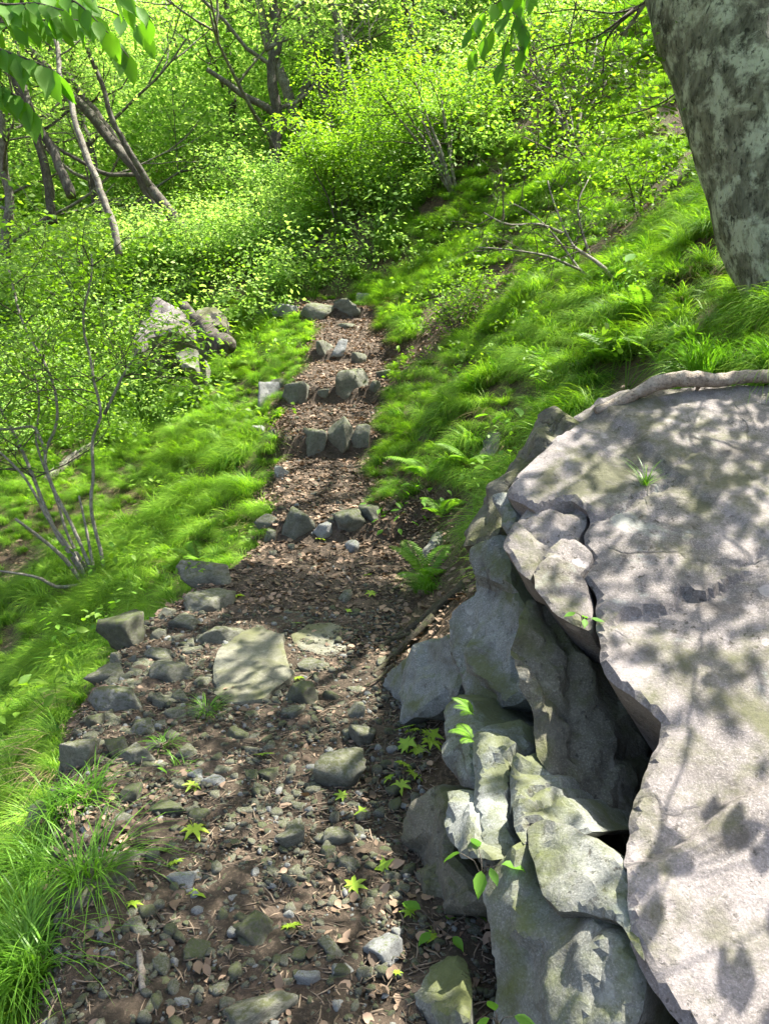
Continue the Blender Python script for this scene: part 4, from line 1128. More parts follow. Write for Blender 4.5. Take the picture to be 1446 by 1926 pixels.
cs = .012 + .06 * rng.random(nc_) ** 2.5
scatter('twig_debris', CH, np.column_stack([gp, trail_z(gp[:, 0], gp[:, 1]) + .006]), np.stack([rng.normal(0, .1, nc_), rng.normal(0, .15, nc_), rng.uniform(0, 6.28, nc_)], 1), np.stack([cs, np.full(nc_, .05) * rng.uniform(.5, 1.4, nc_), np.full(nc_, .05)], 1), rng, 'bits of twig and bark scattered on the trail', 'debris')

# ------------------------------------------------------------------ dead wood and roots
def stick(name, pts_px, rad, label, mat='deadwood', sides=8, cat='branch', rough=.18, n=24, twigs=()):
    pts = np.array([P(*q) for q in pts_px])
    root = empty(name, pts[0], label, cat)
    q = smooth_poly(pts, n)
    mb = MB(); rs = np.interp(np.linspace(0, 1, n), np.linspace(0, 1, len(rad)), rad)
    tube(mb, q - pts[0], rs, sides, True, rough, 3)
    part('stem', mb.mesh('stem', M[mat]), root)
    for tw, tr in twigs:
        tp = np.array([P(*z_) for z_ in tw]); mb = MB(); tube(mb, smooth_poly(tp, 10) - pts[0], np.linspace(tr, tr * .4, 10), 6, True, rough, 5)
        part('side_twig', mb.mesh('side_twig', M[mat]), root)
    return root
def G(px, py, lift=.0):
    p, t = hit(px, py)
    return (px, py, t - lift)
stick('fallen_branch', [(1119, 772, 3.10), (1150, 762, 3.11), (1195, 742, 3.10), (1232, 719, 3.08), (1290, 711, 3.10), (1330, 716, 3.11), (1390, 710, 3.12), (1470, 706, 3.12), (1560, 700, 3.15)], [.016, .024, .030, .033, .028, .026, .027, .028], 'bare pale fallen branch resting along the top of the huge boulder', sides=12, n=40,
      twigs=[([(1322, 716, 3.11), (1312, 728, 3.13), (1308, 738, 3.15)], .012)])
stick('stick', [G(640, 1062, .03), G(648, 1080, .04), G(664, 1097, .03)], [.012, .014, .008], 'short bent dead stick lying below the lowest step', sides=6)
stick('stick', [G(262, 1790, .03), G(266, 1820, .04), G(268, 1860, .03)], [.008, .010, .008], 'pale peeled stick near the bottom left grass clump', sides=6)
stick('stick', [G(735, 1335, .03), G(730, 1500, .05)][:1] + [G(712, 1460, .03), G(706, 1490, .03)], [.004, .006, .004], 'thin dark twig beside the large oblong stone', 'twig', 6)
stick('fallen_log', [G(85, 905, .1), G(140, 860, .15), G(195, 825, .12)], [.06, .07, .05], 'brown leaning dead log behind the forked shrub', 'bark_mid', 10, 'log')
stick('fallen_log', [G(270, 748, .1), G(320, 725, .12), G(366, 698, .1)], [.04, .05, .04], 'pale thin log half sunk in the left grass slope', 'deadwood', 8, 'log')
stick('tree_stump', [(430, 655, 10.6), (408, 640, 10.7), (380, 615, 10.9), (345, 572, 11.2)], [.17, .11, .085, .06], 'old dark leaning stump below the pale pointed boulder', 'bark', 12, 'stump', .4)
stick('fallen_log', [(1060, 232, 15.6), (1150, 195, 15.2), (1250, 158, 15.)], [.17, .16, .15], 'mossy fallen log on the upper slope beside the thick trunk', 'root', 12, 'log', .2)
rt = empty('tree_root', hit(715, 1265)[0], 'tangle of dark exposed roots between the trail and the rounded pale rock', 'roots')
b0 = np.array(rt.location)
for k, (pp, r0) in enumerate([([(875, 1100), (820, 1140), (775, 1180), (735, 1205), (712, 1222)], .034), ([(815, 1160), (770, 1205), (735, 1240), (700, 1268)], .022), ([(850, 1120), (790, 1180), (745, 1225), (718, 1250)], .018), ([(775, 1190), (745, 1202), (712, 1196)], .012), ([(740, 1250), (715, 1275), (690, 1290)], .009)]):
    mb = MB(); q = smooth_poly([P(a, b_, th(a, b_) - .05 - .01 * k) for a, b_ in pp], 22, .015, rng)
    tube(mb, q - b0, np.linspace(r0, r0 * .45, 22), 8, True, .25, k)
    part('root', mb.mesh('root', M['root']), rt)

# ------------------------------------------------------------------ trees
def px_tree(name, px_pts, r0, r1, label, seed, limbs=9, limb_len=2.2, mat='bark', leafmat='leaf_far', leaf=.075, per=26, rad=.42, start=.25, depth=2, group=None, cat='tree', n=34, sides=10, rough=.12, tmpl=LEAF2, extra=(), up=.05, kids=(3, 5)):
    rng = np.random.default_rng(seed)
    pts = np.array([P(*q) for q in px_pts])
    base = pts[0].copy()
    root = empty(name, base, label, cat, group)
    q = smooth_poly(pts, n, .04, rng) - base
    mb = MB(); tube(mb, q, np.linspace(r0, r1, n), sides, True, rough, seed)
    part('trunk', mb.mesh('trunk', M[mat]), root)
    for ex, er in extra:
        e = smooth_poly(np.array([P(*z_) for z_ in ex]), 18, .03, rng) - base
        mb = MB(); tube(mb, e, np.linspace(er, er * .45, 18), 8, True, rough, seed + 1); part('limb', mb.mesh('limb', M[mat]), root)
    tubes, tips = [], []
    for k in range(limbs):
        f = start + (1 - start) * (k + .5 * rng.random()) / limbs
        i = min(int(f * (n - 1)), n - 2); ax = q[i + 1] - q[i]; ax /= np.linalg.norm(ax)
        s = rng.normal(0, 1, 3); s -= ax * s.dot(ax); s /= np.linalg.norm(s); s[2] = abs(s[2]) * .3
        grow(rng, q[i], ax * .45 + s, limb_len * rng.uniform(.6, 1.2), (r0 + (r1 - r0) * f) * .38, depth, tubes, tips, up=up, kids=kids)
    part('branches', tubes_mesh(tubes, M[mat]), root)
    mb = MB(); sprays(mb, tips, rng, per, rad, leaf, tmpl)
    part('crown', mb.mesh('crown', M[leafmat]), root)
    return root
# the thick trunk on the right, its crown spreading above the camera
tr = empty('tree', P(1575, 600, 4.3), 'thick pale lichen-spotted leaning trunk at the right edge', 'tree')
b0 = np.array(tr.location)
tp = np.array([P(1680, 720, 4.25), P(1608, 610, 4.3), P(1542, 480, 4.32), P(1478, 340, 4.36), P(1428, 200, 4.4), P(1376, 50, 4.45), P(1340, -80, 4.5), P(1290, -300, 4.7), P(1230, -620, 5.2), P(1210, -1000, 6.0)])
nq = 90
q = smooth_poly(tp, nq)
for _ in range(10): q[1:-1] = .25 * q[:-2] + .5 * q[1:-1] + .25 * q[2:]
mb = MB(); rs = np.interp(np.linspace(0, 1, nq), [0, .06, .14, .3, .6, 1], [.60, .48, .42, .40, .32, .16])
tube(mb, q - b0, rs, 96, True, .085, 5)
part('trunk', mb.mesh('trunk', M['bark_big']), tr)
rngT = np.random.default_rng(77)
tubes, tips, low_tips = [], [], []
for f, d, L_ in ((.60, (-1, -.9, .25), 4.4), (.66, (-.4, -1, .3), 4.2), (.72, (-1, .3, .4), 4.2), (.76, (1, -.3, .4), 3.5), (.80, (-.6, .9, .45), 4.0), (.85, (.5, .8, .5), 3.4), (.9, (-.8, -.5, .5), 3.6), (.80, (.3, 1, .4), 4.6), (.84, (1, .8, .25), 4.4), (.97, (.1, -.6, .8), 3.), (.99, (-.5, .5, .8), 3.)):
    i = int(f * (nq - 1))
    grow(rngT, q[i] - b0, d, L_, .11, 3, tubes, tips, kids=(3, 4), up=.03, first=.25)
for poly_, zz_, nk, ln_, per_low in (([(1.7, 3.9, 4.2), (1.5, 3.0, 4.3), (1.3, 2.1, 4.4), (1.2, 1.2, 4.4)], 3.8, 16, (.7, 1.3), False), ([(2.0, 3.8, 4.0), (2.0, 2.9, 4.1), (1.9, 2.0, 4.2), (1.8, 1.1, 4.2)], 3.7, 16, (.6, 1.1), False),
                                    ([(.9, 5.0, 4.9), (-.1, 5.2, 5.3), (-1.2, 5.4, 5.6)], 4.4, 10, (.6, 1.1), False),
                                    ([(2.2, 3.9, 3.3), (1.95, 3.0, 2.7), (1.7, 2.3, 2.3), (1.5, 1.8, 2.1), (1.35, 1.3, 2.0)], 3.5, 18, (.3, .6), True)):
    i = int(np.argmin(np.abs(q[:, 2] - zz_)))
    lq = smooth_poly(np.array([q[i]] + [np.array(z_) for z_ in poly_]), 24, .12, rngT) - b0
    tubes.append((lq, np.linspace(.005 if per_low else .045, .0035, 24), 3))
    for k in range(nk):
        j = 5 + int(k * 17. / nk); sd = (-1) ** k
        ax = lq[j + 1] - lq[j]; side = np.cross(ax, [0, 0, 1.]) * sd; side /= np.linalg.norm(side)
        grow(rngT, lq[j], side + ax * 2 + rngT.normal(0, .25, 3), rngT.uniform(*ln_), .007 if per_low else .014, 0 if per_low else 1, tubes, low_tips if per_low else tips, kids=(3, 4), up=.02)
# single leaves of that low twig, in the sun's way above the lower boulder
lone = []
for k, (px1, py1) in enumerate([(1265, 1560), (1240, 1600), (1345, 1512), (1360, 1590), (1385, 1600), (1440, 1610), (1250, 1665), (1400, 1655), (1200, 1640), (1380, 1865), (1190, 1685), (1200, 1765), (1330, 1230), (1350, 1270), (1446, 1760), (1100, 1800), (1010, 1720), (1040, 1690), (1110, 1850), (1000, 1880)]):
    d1 = ray(px1, py1); n1 = np.array([-.112, -.51, 1.]); t1 = (-.372 - CAMZ) / (d1[2] - .112 * d1[0] - .51 * d1[1])
    g1 = np.array([0, 0, CAMZ]) + d1 * t1 + np.array(SUN) * (1.6 + .25 * rngT.random())
    q1 = project(g1)
    if q1[0] < 1540 and q1[1] > -120: continue
    j = int(np.argmin(np.linalg.norm(lq + b0 - g1, axis=1)))
    mid = (lq[j] + g1 - b0) / 2 + np.array([0, 0, .06])
    tubes.append((smooth_poly(np.array([lq[j], mid, g1 - b0]), 6), np.linspace(.0025, .001, 6), 3))
    lone.append(g1 - b0)
lone = np.array(lone)
def lands(tp_):
    w1 = tp_ + b0; s1 = (w1[:, 2] - (.112 * w1[:, 0] + .51 * w1[:, 1] - .372)) / (SUN[2] - .112 * SUN[0] - .51 * SUN[1])
    return project(w1 - np.array(SUN) * s1[:, None])
def _seen(pts_):
    px_, py_, d_ = project(pts_ + b0)
    return bool(np.any((d_ > 0) & (py_ > -30) & (px_ < 1500) & (d_ < 9)))
def _over(pts_):
    a_, b_, c_ = lands(pts_)
    return bool(np.mean((a_ > 900) & (a_ < 1600) & (b_ > 1150) & (b_ < 2100)) > .4)
tubes = [t_ for t_ in tubes if t_[2] == 3 or not (_seen(t_[0]) or (t_[2] < 2 and _over(t_[0])))]
part('branches', tubes_mesh(tubes, M['bark_mid'], minr=.004), tr)
tips = np.array(tips)
w_ = tips + b0
px_, py_, d_ = project(w_)
tips = tips[~((d_ > 0) & (py_ > -130) & (px_ < 1640) & (d_ < 9))]          # the crown stays above the picture, as in the photograph
px_, py_, d_ = lands(tips)
gap = (px_ > 900) & (px_ < 1700) & (py_ > 1150) & (py_ < 2300)
tips = tips[~gap | (rngT.random(len(tips)) < .03)]
print('gap in the crown', int(gap.sum()), 'of', len(gap))
low_tips = np.array(low_tips); px_, py_, d_ = project(low_tips + b0); low_tips = low_tips[~((d_ > 0) & (py_ > -150) & (px_ < 1740))]
mb = MB(); sprays(mb, tips, rngT, 15, .38, .085, LEAF_OV, .3); sprays(mb, low_tips, rngT, 2, .16, .10, LEAF_OV, .3)
la = rngT.uniform(0, 6.28, len(lone)); add_leaves(mb, lone - .5 * .09 * np.stack([np.cos(la), np.sin(la), 0 * la], 1), np.stack([np.cos(la), np.sin(la), rngT.normal(-.2, .2, len(lone))], 1), np.array(SUN) + rngT.normal(0, .25, (len(lone), 3)), rngT.uniform(.075, .105, len(lone)), .5, LEAF_OV, 1.05)
part('crown', mb.mesh('crown', M['leaf_near']), tr)
print('crown tips', len(tips))

GL = 'leaning dark trees left of the trail'
px_tree('tree', [(420, 545, 14.5), (395, 505, 14.5), (330, 410, 14.6), (255, 320, 14.8), (170, 215, 15), (70, 110, 15.3), (-60, -20, 15.8), (-160, -150, 16.5)], .115, .06, 'dark leaning tree with the thickest trunk left of the trail end', 201, group=GL,
        extra=[([(285, 355, 14.7), (255, 300, 14.4), (215, 235, 14.2), (190, 150, 14.), (150, 60, 14.)], .07), ([(262, 328, 14.8), (200, 330, 14.6), (110, 280, 14.5), (40, 215, 14.4)], .045)], leaf=.085, limbs=11, start=.72)
px_tree('tree', [(390, 560, 15.5), (350, 470, 15.5), (300, 400, 15.6), (240, 290, 15.8), (130, 150, 16), (60, 40, 16.3), (0, -80, 16.6)], .10, .06, 'thinner dark tree leaning parallel behind the thickest leaning one', 202, group=GL, leaf=.085, start=.75)
px_tree('tree', [(135, 370, 14), (120, 330, 14), (90, 265, 14), (60, 215, 14), (30, 100, 14.2), (10, -60, 14.5)], .09, .05, 'short dark trunk at the far left between leaning trees', 203, group=GL, leaf=.085, start=.8)
px_tree('tree', [(225, 480, 12), (205, 410, 12), (165, 300, 12.1), (135, 210, 12.2), (110, 120, 12.4), (95, -40, 12.8)], .06, .03, 'slim grey-brown young tree crossing in front of the leaning trunks', 204, mat='bark_mid', group=GL, limbs=6, limb_len=1.6, leaf=.07, start=.7)
px_tree('tree', [(100, 420, 16), (90, 330, 16), (60, 240, 16), (20, 120, 16.2), (-40, -40, 16.5)], .10, .05, 'dark tree at the far left edge with a straight stem', 205, group=GL)
GM = 'tall trees above the end of the trail'
px_tree('tree', [(610, 400, 19), (600, 340, 19), (570, 260, 19.2), (540, 170, 19.4), (505, 80, 19.8), (480, -20, 20), (450, -140, 20.5)], .16, .10, 'stout brown tree leaning left above the end of the trail', 211, mat='bark_mid', group=GM, limbs=12, limb_len=3., per=24, leaf=.10, start=.6,
        extra=[([(560, 250, 19.2), (500, 200, 18.8), (450, 175, 18.5), (390, 130, 18.2)], .12), ([(560, 200, 19), (600, 110, 18.6), (560, 60, 18), (500, 95, 18)], .10)])
px_tree('tree', [(640, 370, 20), (630, 280, 20), (612, 200, 20), (590, 100, 20.2), (560, -60, 20.6)], .13, .08, 'grey tree standing just right of the stout leaning one', 212, mat='bark_mid', group=GM, leaf=.10, start=.4)
px_tree('tree', [(700, 250, 17), (672, 190, 17), (655, 130, 17), (640, 60, 17.2), (622, -30, 17.4)], .06, .035, 'slim pale tree with bare bright stem high in the middle', 213, mat='stem', group=GM, limbs=6, start=.5)
px_tree('tree', [(815, 180, 18), (800, 130, 18), (775, 60, 18.2), (750, -40, 18.5)], .09, .05, 'thin dark tree near the top right of the middle', 214, group=GM, limbs=7, start=.3, leaf=.09)
px_tree('tree', [(905, 130, 21), (870, 60, 21), (820, 10, 21.4), (760, -80, 21.8)], .10, .06, 'pale slanting tree above the mossy dark bank', 215, mat='stem', group=GM, start=.3, leaf=.10)

# multi-stemmed shrubs
def px_shrub(name, stems, r0, label, seed, mat='stem', leafmat='leaf_mid', leaf=.055, per=22, rad=.26, twig_len=.6, twigs=5, depth=1, bare=False, start=.4, cat='shrub', tmpl=LEAF2, thin=.35, wig=.16, up=.04, only=None, tilt=.3):
    rng = np.random.default_rng(seed)
    base = P(*stems[0][0]); root = empty(name, base, label, cat)
    tubes, tips = [], []
    for st in stems:
        pts = np.array([P(*q) for q in st]); ln = np.linalg.norm(np.diff(pts, axis=0), axis=1).sum()
        n_ = max(10, int(ln * 10))
        q = smooth_poly(pts, n_, .012, rng) - base
        r_ = r0 * rng.uniform(.75, 1.1)
        mb = MB(); tube(mb, q, np.linspace(r_, r_ * thin, n_), 7, True, .12, seed)
        part('stem', mb.mesh('stem', M[mat]), root)
        if only is not None and st not in [stems[z_] for z_ in only]: continue
        for k in range(twigs):
            f = start + (1 - start) * rng.random(); i = min(int(f * (n_ - 1)), n_ - 2)
            ax = q[i + 1] - q[i]; ax /= np.linalg.norm(ax); s = rng.normal(0, 1, 3); s -= ax * s.dot(ax); s[2] *= .5; s /= np.linalg.norm(s)
            grow(rng, q[i], ax * .5 + s, twig_len * rng.uniform(.6, 1.3), r_ * .33, depth, tubes, tips, up=up, kids=(2, 4), wig=wig)
        tips.append(q[-1])
    part('twigs', tubes_mesh(tubes, M['twig'], 'twigs', .0018), root)
    if not bare:
        mb = MB(); sprays(mb, tips, rng, per, rad, leaf, tmpl, tilt)
        part('foliage', mb.mesh('foliage', M[leafmat]), root)
    return root
t0 = th(190, 1100)
def z3(l, dt=0.):
    k = len(l) - 1
    return [(x / 2.752, 500 + y / 2.752, t0 + dt * i / k) for i, (x, y) in enumerate(l)]
px_shrub('forked_shrub', [z3([(545, 1640), (530, 1500), (490, 1350), (475, 1220), (500, 1100), (480, 950), (470, 900), (540, 780), (500, 620), (460, 450), (420, 330), (430, 200), (470, 80), (480, -60)], -.3),
        z3([(510, 1640), (420, 1450), (340, 1280), (250, 1100), (235, 960), (300, 830), (290, 650), (240, 500), (130, 340), (70, 130), (40, 0)], .3),
        z3([(470, 1650), (380, 1480), (250, 1320), (200, 1200), (130, 1080), (0, 960), (-120, 850)], -.2), z3([(500, 1640), (440, 1300), (415, 1190)], 0),
        z3([(470, 1650), (300, 1400), (230, 1250), (160, 1050), (90, 900), (0, 750), (-60, 560)], .4), z3([(440, 1655), (330, 1500), (200, 1400), (80, 1310)], -.5),
        z3([(430, 1650), (290, 1670), (200, 1610), (0, 1580)], -.5), z3([(490, 1640), (360, 1400), (270, 1150), (180, 900), (210, 740), (200, 600), (150, 480)], .6),
        z3([(240, 970), (200, 860), (190, 820), (60, 850), (-60, 840)], .2), z3([(540, 770), (620, 600), (680, 500), (720, 420)], .0)],
        .021, 'many-stemmed pale shrub with layered green leaves on the left slope', 301, leafmat='leaf_mid', thin=.5, leaf=.07, per=13, rad=.34, twigs=13, twig_len=.75, start=.5, depth=1, only=(0, 1, 4, 7, 9), tilt=.16)
def fan(px, py, n, spread_px, h_px, seed, lean=0., dt=0.):
    r = random.Random(seed); t = th(px, py) + dt; out = []
    for k in range(n):
        u = (k + .5) / n * 2 - 1 + r.uniform(-.2, .2)
        tx = px + lean * h_px + u * spread_px; hh = h_px * r.uniform(.7, 1.1)
        out.append([(px + u * 6, py, t), (px + (tx - px) * .35 + r.uniform(-6, 6), py - hh * .4, t + r.uniform(-.2, .2)), (px + (tx - px) * .75, py - hh * .75, t + r.uniform(-.4, .4)), (tx, py - hh, t + r.uniform(-.6, .6))])
    return out
px_shrub('shrub', fan(852, 362, 7, 70, 210, 3, -.35), .030, 'leafy shrub with a fan of dark stems at the top of the grass slope', 311, 'bark_mid', 'leaf_mid', .07, 22, .34, .9, 5)
px_shrub('shrub', fan(1080, 275, 8, 110, 190, 5, -.1), .032, 'multi-stemmed shrub beneath the fallen log on the upper slope', 312, 'bark_mid', 'leaf_mid', .075, 4, .34, .9, 7)
px_shrub('bare_shrub', [[(1158, 545, th(1158, 548)), (1155, 520, th(1158, 548)), (1120, 490, th(1158, 548)), (1075, 462, 7.4), (1052, 420, 7.4), (1030, 340, 7.5)], [(1150, 552, th(1150, 552)), (1085, 505, 7.3), (1040, 440, 7.3), (1000, 400, 7.4), (960, 380, 7.5)],
        [(1110, 485, 7.3), (1095, 430, 7.4), (1085, 380, 7.5), (1110, 330, 7.6)], [(1090, 508, 7.2), (1030, 480, 7.1), (960, 470, 7.0), (900, 465, 7.0)], [(1060, 440, 7.4), (1015, 420, 7.3), (950, 425, 7.2), (910, 400, 7.2)]],
         .018, 'nearly bare twiggy shrub on the bright grass slope', 313, 'stem', 'leaf_mid', .05, 2, .2, .42, 9, 1, False, .3, wig=.2)
px_shrub('shrub', fan(1205, 415, 3, 40, 110, 8, -.1), .012, 'small dark-stemmed sapling on the slope left of the thick trunk', 314, 'twig', 'leaf_mid', .06, 10, .24, .4, 4)
px_shrub('shrub', fan(1110, 318, 3, 110, 70, 9, -.7), .02, 'low leaning leafy branch at the upper edge of the grass', 315, 'twig', 'leaf_mid', .065, 8, .28, .5, 5)
px_shrub('shrub', fan(545, 470, 6, 110, 170, 11, -.2), .018, 'bright leafy bush just left of the trail end', 316, 'twig', 'leaf_far', .08, 24, .34, .6, 7, start=.15)
px_shrub('shrub', fan(640, 430, 6, 110, 170, 12, .1), .018, 'leafy bush straight above the trail end', 317, 'twig', 'leaf_mid', .08, 24, .34, .6, 7, start=.15)
px_shrub('shrub', fan(450, 520, 6, 120, 120, 13, -.2), .016, 'pale green bush above the brown rock on the left', 318, 'twig', 'leaf_far', .06, 26, .34, .5, 8, start=.15)
px_shrub('shrub', fan(860, 640, 5, 60, 90, 14, -.2), .008, 'small sunlit leafy sapling in the bank right of the upper steps', 319, 'twig', 'leaf_mid', .055, 7, .20, .25, 4, start=.2)
px_shrub('shrub', fan(905, 600, 4, 60, 80, 15, -.2), .008, 'small leafy sapling at the brown clearing in the right bank', 320, 'twig', 'leaf_mid', .055, 7, .20, .25, 4, start=.2)
px_shrub('shrub', fan(730, 330, 6, 90, 200, 16, -.2), .02, 'leafy bush hiding the white weathered rock', 321, 'twig', 'leaf_mid', .07, 20, .34, .7, 6, start=.3)
px_shrub('shrub', fan(180, 560, 6, 160, 110, 17, -.1), .02, 'bright bush behind the forked shrub on the left', 322, 'twig', 'leaf_far', .08, 26, .36, .7, 8, start=.2)
px_shrub('shrub', fan(60, 640, 6, 160, 130, 18, -.1), .02, 'bright bush at the far left behind the forked shrub', 323, 'twig', 'leaf_far', .08, 26, .36, .7, 8, start=.2)
px_shrub('shrub', fan(330, 530, 6, 130, 90, 19, .0), .02, 'bush rising behind the pale pointed boulder', 324, 'twig', 'leaf_far', .08, 26, .36, .6, 8, start=.2)

# background trees: a few kinds, each copy a tree of its own
def make_tree(seed, H, r, leafmat, leaf, per, rad, limbs=11, lean=0.):
    rng = np.random.default_rng(seed)
    root = empty('tree', (0, 0, 0), 'tree', 'tree')
    pts = np.array([(0, 0, -.3), (lean * .2, .05, H * .3), (lean * .6, -.05, H * .65), (lean, 0, H)])
    q = smooth_poly(pts, 26, .12, rng)
    mb = MB(); tube(mb, q, np.linspace(r, r * .25, 26), 9, True, .12, seed); part('trunk', mb.mesh('trunk', M['bark_mid' if seed % 2 else 'bark']), root)
    tubes, tips = [], []
    for k in range(limbs):
        f = .16 + .84 * (k + .5) / limbs; i = min(int(f * 25), 24); a = k * 2.4 + rng.uniform(-.4, .4)
        grow(rng, q[i], (math.cos(a), math.sin(a), .35), H * rng.uniform(.24, .38) * (1.15 - .5 * f), r * .4 * (1.1 - f * .7), 2, tubes, tips, kids=(3, 4))
    part('branches', tubes_mesh(tubes, M['bark_mid']), root)
    mb = MB(); sprays(mb, tips, rng, per, rad, leaf)
    part('crown', mb.mesh('crown', M[leafmat]), root)
    return root
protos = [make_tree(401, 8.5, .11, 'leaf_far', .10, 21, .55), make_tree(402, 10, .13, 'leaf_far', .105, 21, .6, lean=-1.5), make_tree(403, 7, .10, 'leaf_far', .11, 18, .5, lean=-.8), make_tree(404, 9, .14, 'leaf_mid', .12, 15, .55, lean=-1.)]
rb = random.Random(9)
spots = []
for yy, cnt in ((18, 3), (22, 5), (28, 7), (35, 8), (43, 9)):
    for k in range(cnt):
        xx = (-.62 + 1.12 * (k + rb.uniform(.2, .8)) / cnt) * yy * 1.02
        if yy < 20 and xx > 0: continue
        spots.append((xx, yy + rb.uniform(-2, 2), yy))
used = set()
spots.sort(key=lambda q_: (q_[2], q_[0]))
for k, (xx, yy, rk_) in enumerate(spots):
    i = rb.randrange(4); loc = (xx, yy, gz(xx, yy)); rz = rb.uniform(0, 6.28); s_ = rb.uniform(.85, 1.3)
    same = [q_ for q_ in spots if q_[2] == rk_]
    nth_ = (ordn + ['eighth', 'ninth', 'tenth'])[same.index(spots[k])]
    lab = f'{nth_} sunlit tree {"" if nth_ == "leftmost" else "from left "}in the {dict(zip((18, 22, 28, 35, 43), ("nearest", "second", "middle", "fourth", "farthest")))[rk_]} rank of the woods'
    if i not in used:
        used.add(i); r_ = protos[i]; r_.location = loc; r_.rotation_euler = (0, 0, rz); r_.scale = (s_,) * 3; tag(r_, lab, 'tree', 'woodland trees beyond the trail')
    else: copy_tree(protos[i], loc, rz, s_, lab, 'woodland trees beyond the trail')
# ------------------------------------------------------------------ undergrowth and far woods
rng = np.random.default_rng(31)
UG = []
for k in range(4):
    mb = MB(); tips = []
    for j in range(9):
        a = rng.uniform(0, 6.28); L_ = rng.uniform(.25, .75); e = np.array([math.cos(a) * L_ * .6, math.sin(a) * L_ * .6, L_])
        tube(mb, [(0, 0, -.05), e * [.35, .35, .55], e], [.004, .003, .0015], 3, False, tone=.1); tips += [e, e * .7]
    sprays(mb, np.array(tips), rng, 11, .18, .06, LEAF2)
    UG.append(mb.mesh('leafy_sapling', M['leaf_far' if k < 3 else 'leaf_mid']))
n = 10500
up_ = np.stack([rng.uniform(-14, 13, n), rng.uniform(9.5, 30, n)], 1)
xl, xr = edges(up_[:, 1])
p3 = np.column_stack([up_, terrain(up_[:, 0], up_[:, 1])])
wood = np.clip((up_[:, 1] - 11.8 - .85 * np.maximum(up_[:, 0] - .5, 0)) / 2., 0, 1)
wood = np.where((up_[:, 0] < xl - 1.6), np.clip((up_[:, 1] - 9.5) / 2, 0, 1), wood)
keep = in_view(p3, 200, 100) & (rng.random(n) < wood * .42) & ~((up_[:, 1] < 13.0) & (up_[:, 0] > xl - .25) & (up_[:, 0] < xr + .25))
u3 = p3[keep]; nu = len(u3); us = rng.uniform(.5, 1.7, nu)
print('undergrowth', nu)
scatter('undergrowth', UG, u3, np.stack([rng.normal(0, .1, nu), rng.normal(0, .1, nu), rng.uniform(0, 6.28, nu)], 1), np.repeat(us[:, None], 3, 1), rng, 'bright leafy undergrowth covering the wooded slope behind the trail', 'undergrowth')
WD = []
for k in range(3):
    mb = MB(); tips = []
    for j in range(5):
        a = rng.uniform(0, 6.28); L_ = rng.uniform(.12, .34); e = np.array([math.cos(a) * L_ * .7, math.sin(a) * L_ * .7, L_])
        tube(mb, [(0, 0, -.05), e * [.35, .35, .55], e], [.003, .002, .001], 3, False, tone=.1); tips += [e]
    sprays(mb, np.array(tips), rng, 6, .09, .06, LEAF_OV)
    WD.append(mb.mesh('broad_weed', M['leaf_mid' if k else 'fern']))
n = 320
wp = np.stack([rng.uniform(-7, 7, n), rng.uniform(2.5, 15, n)], 1); xl, xr = edges(wp[:, 1])
w3 = np.column_stack([wp, terrain(wp[:, 0], wp[:, 1]) + .05])
keep = in_view(w3, 100, 100) & ((wp[:, 0] < xl - .1) | ((wp[:, 0] > xr + .15) & (wp[:, 1] > 3.6))) & (fbm2(wp[:, 0] * .9, wp[:, 1] * .9, 2, 61) > .0)
w3 = w3[keep]; nw_ = len(w3)
scatter('weeds', WD, w3, np.stack([rng.normal(0, .15, nw_), rng.normal(-.2, .15, nw_), rng.uniform(0, 6.28, nw_)], 1), np.repeat(rng.uniform(.6, 1.3, nw_)[:, None], 3, 1), rng, 'scattered broad-leaved weeds poking through the sedge', 'weeds')
SB = []
for k in range(3):
    mb = MB(); blades(mb, rng, 26, .36, .004, .06, (-.8, -.2), (15, 60), (40, 85), 5, (.2, 1.)); SB.append(mb.mesh('dry_blades', M['straw']))
sel = rng.choice(len(g3), min(1500, len(g3)), False)
scatter('dry_grass', SB, g3[sel], rot[sel], np.repeat(rng.uniform(.6, 1.1, len(sel))[:, None], 3, 1), rng, 'dry straw-coloured blades mixed into the sedge', 'dry grass')
FW = []
for k in range(4):
    mb = MB(); sprays(mb, rng.normal(0, .8, (10, 3)) * [1, 1, .6], rng, 16, .6, .17, LEAF2, tone_spread=.6)
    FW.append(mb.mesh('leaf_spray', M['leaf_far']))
n = 3600
fx = rng.uniform(-.75, .60, n); fy = rng.uniform(24, 62, n)
fp = np.stack([fx * fy, fy], 1); fz = terrain(fp[:, 0], fp[:, 1]) + rng.uniform(.2, 6, n)
f3 = np.column_stack([fp, fz]); f3 = f3[in_view(f3, 250, 250)]; nf_ = len(f3)
scatter('far_woods', FW, f3, np.stack([rng.normal(0, .2, nf_), rng.normal(0, .2, nf_), rng.uniform(0, 6.28, nf_)], 1), np.repeat(rng.uniform(.7, 1.5, nf_)[:, None], 3, 1), rng, 'yellow-green foliage of the far wooded hillside', 'woods')

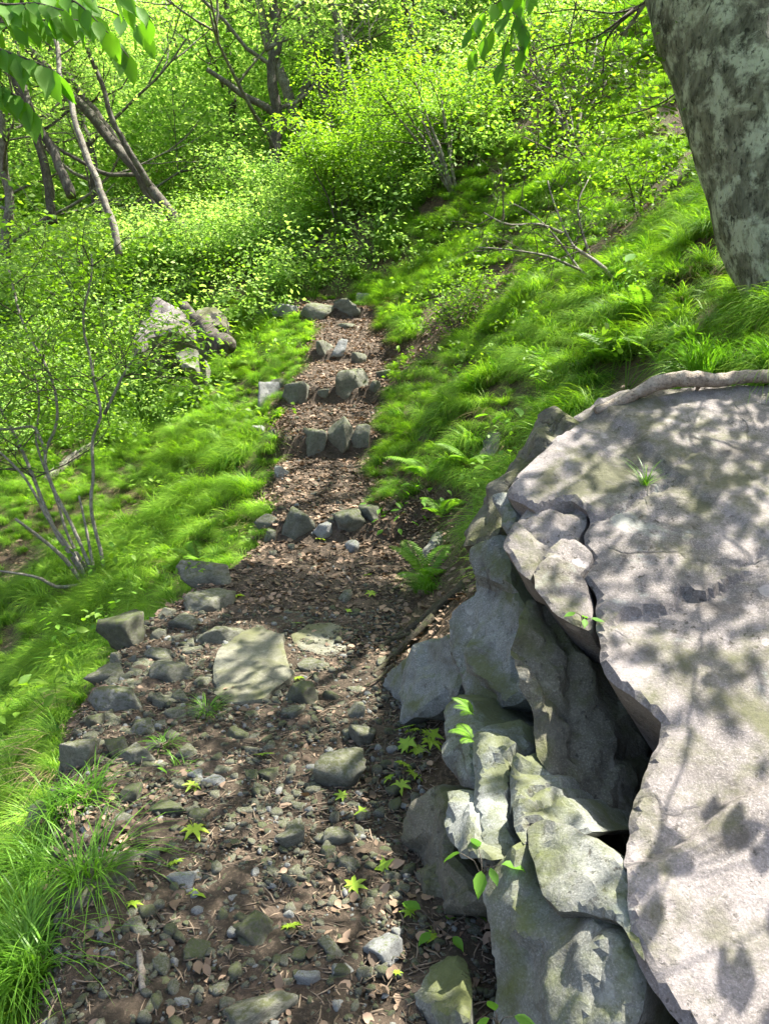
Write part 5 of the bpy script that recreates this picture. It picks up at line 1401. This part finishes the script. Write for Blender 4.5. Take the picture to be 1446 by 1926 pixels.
# ------------------------------------------------------------------ near hanging branches, each leaf its own part
def leafy_branch(twigs, label, seed, size, mat_r=.004, nleaf=9, hang=.8, root_name='overhanging_branch'):
    r = random.Random(seed); rg = np.random.default_rng(seed)
    base = P(*twigs[0][0]); root = empty(root_name, base, label, 'branch')
    for tw in twigs:
        q = smooth_poly(np.array([P(*z_) for z_ in tw]), 20, .01, rg) - base
        mb = MB(); tube(mb, q, np.linspace(mat_r, mat_r * .3, 20), 5, False); part('twig', mb.mesh('twig', M['twig']), root)
        for k in range(nleaf):
            f = (k + .6) / nleaf; i = min(int(f * 19), 18); p = q[i]
            ax = q[i + 1] - q[i]; ax /= np.linalg.norm(ax)
            sd = 1 if k % 2 else -1
            side = np.cross(ax, [0, 0, 1.]) * sd
            d = Vector(ax * .35 + side * .6 + np.array([r.uniform(-.2, .2), r.uniform(-.2, .2), -hang * r.uniform(.5, 1.3)])).normalized()
            nrm = Vector((r.uniform(-.5, .5), -.5 + r.uniform(-.5, .5), .7)).normalized()
            s_ = nrm.cross(d).normalized(); w_ = d.cross(s_)
            o = link('leaf', OVM[r.randrange(3)], root)
            o.matrix_local = Matrix.Translation(Vector(p)) @ Matrix((d, s_, w_)).transposed().to_4x4() @ Matrix.Scale(size * r.uniform(.75, 1.15), 4)
    return root
leafy_branch([[(-80, 50, 1.7), (20, 42, 1.7), (110, 36, 1.72), (190, 40, 1.75)], [(-40, -30, 1.75), (90, -5, 1.75), (190, 10, 1.8), (262, 45, 1.8), (285, 75, 1.8)], [(-60, -40, 1.65), (60, -25, 1.65), (150, 0, 1.65), (210, 60, 1.65)], [(-50, 75, 1.6), (20, 100, 1.6), (75, 120, 1.6), (115, 140, 1.6)],
              [(-60, 130, 1.65), (-10, 160, 1.65), (35, 185, 1.65), (55, 215, 1.65)], [(-70, -10, 1.6), (0, 10, 1.6), (60, 5, 1.6), (110, 20, 1.6)], [(-40, -70, 1.7), (120, -45, 1.7), (230, -15, 1.7), (300, 40, 1.75)], [(20, -60, 1.85), (140, 0, 1.85), (210, 60, 1.85), (250, 110, 1.85)]], 'fresh green leafy branch hanging into the top left corner', 1, .07, nleaf=17)
leafy_branch([[(1010, -40, 3.4), (960, 20, 3.4), (920, 60, 3.4), (890, 100, 3.4)], [(1000, -20, 3.5), (965, 50, 3.5), (950, 90, 3.5), (945, 125, 3.5)], [(1000, -30, 3.3), (940, 0, 3.3), (900, 30, 3.3), (880, 60, 3.3)], [(960, 20, 3.4), (985, 60, 3.4), (980, 100, 3.4)]], 'hanging spray of broad green leaves left of the thick trunk', 2, .105, nleaf=8)
# bare twigs reaching from the thick trunk's side
px_shrub('twiggy_branch', [[(1245, -20, 5.2), (1200, 15, 5.2), (1150, 30, 5.2), (1090, 15, 5.2), (1010, 25, 5.2)], [(1200, 15, 5.2), (1160, 45, 5.2), (1130, 80, 5.3), (1130, 180, 5.3)], [(1190, 18, 5.1), (1120, 75, 5.1), (1040, 85, 5.1), (980, 110, 5.1)]], .010, 'thin bare twigs hanging beside the top of the thick trunk', 331, 'twig', 'leaf_mid', .05, 3, .2, .55, 12, 1, False, .15, 'branch', wig=.22, up=-.04)
px_shrub('twiggy_branch', [[(1290, 160, 5.), (1240, 200, 5.), (1180, 215, 5.), (1110, 235, 5.)]], .008, 'leafy twig crossing left from the thick trunk', 332, 'twig', 'leaf_mid', .055, 12, .22, .4, 8, 1, False, .2, 'branch')
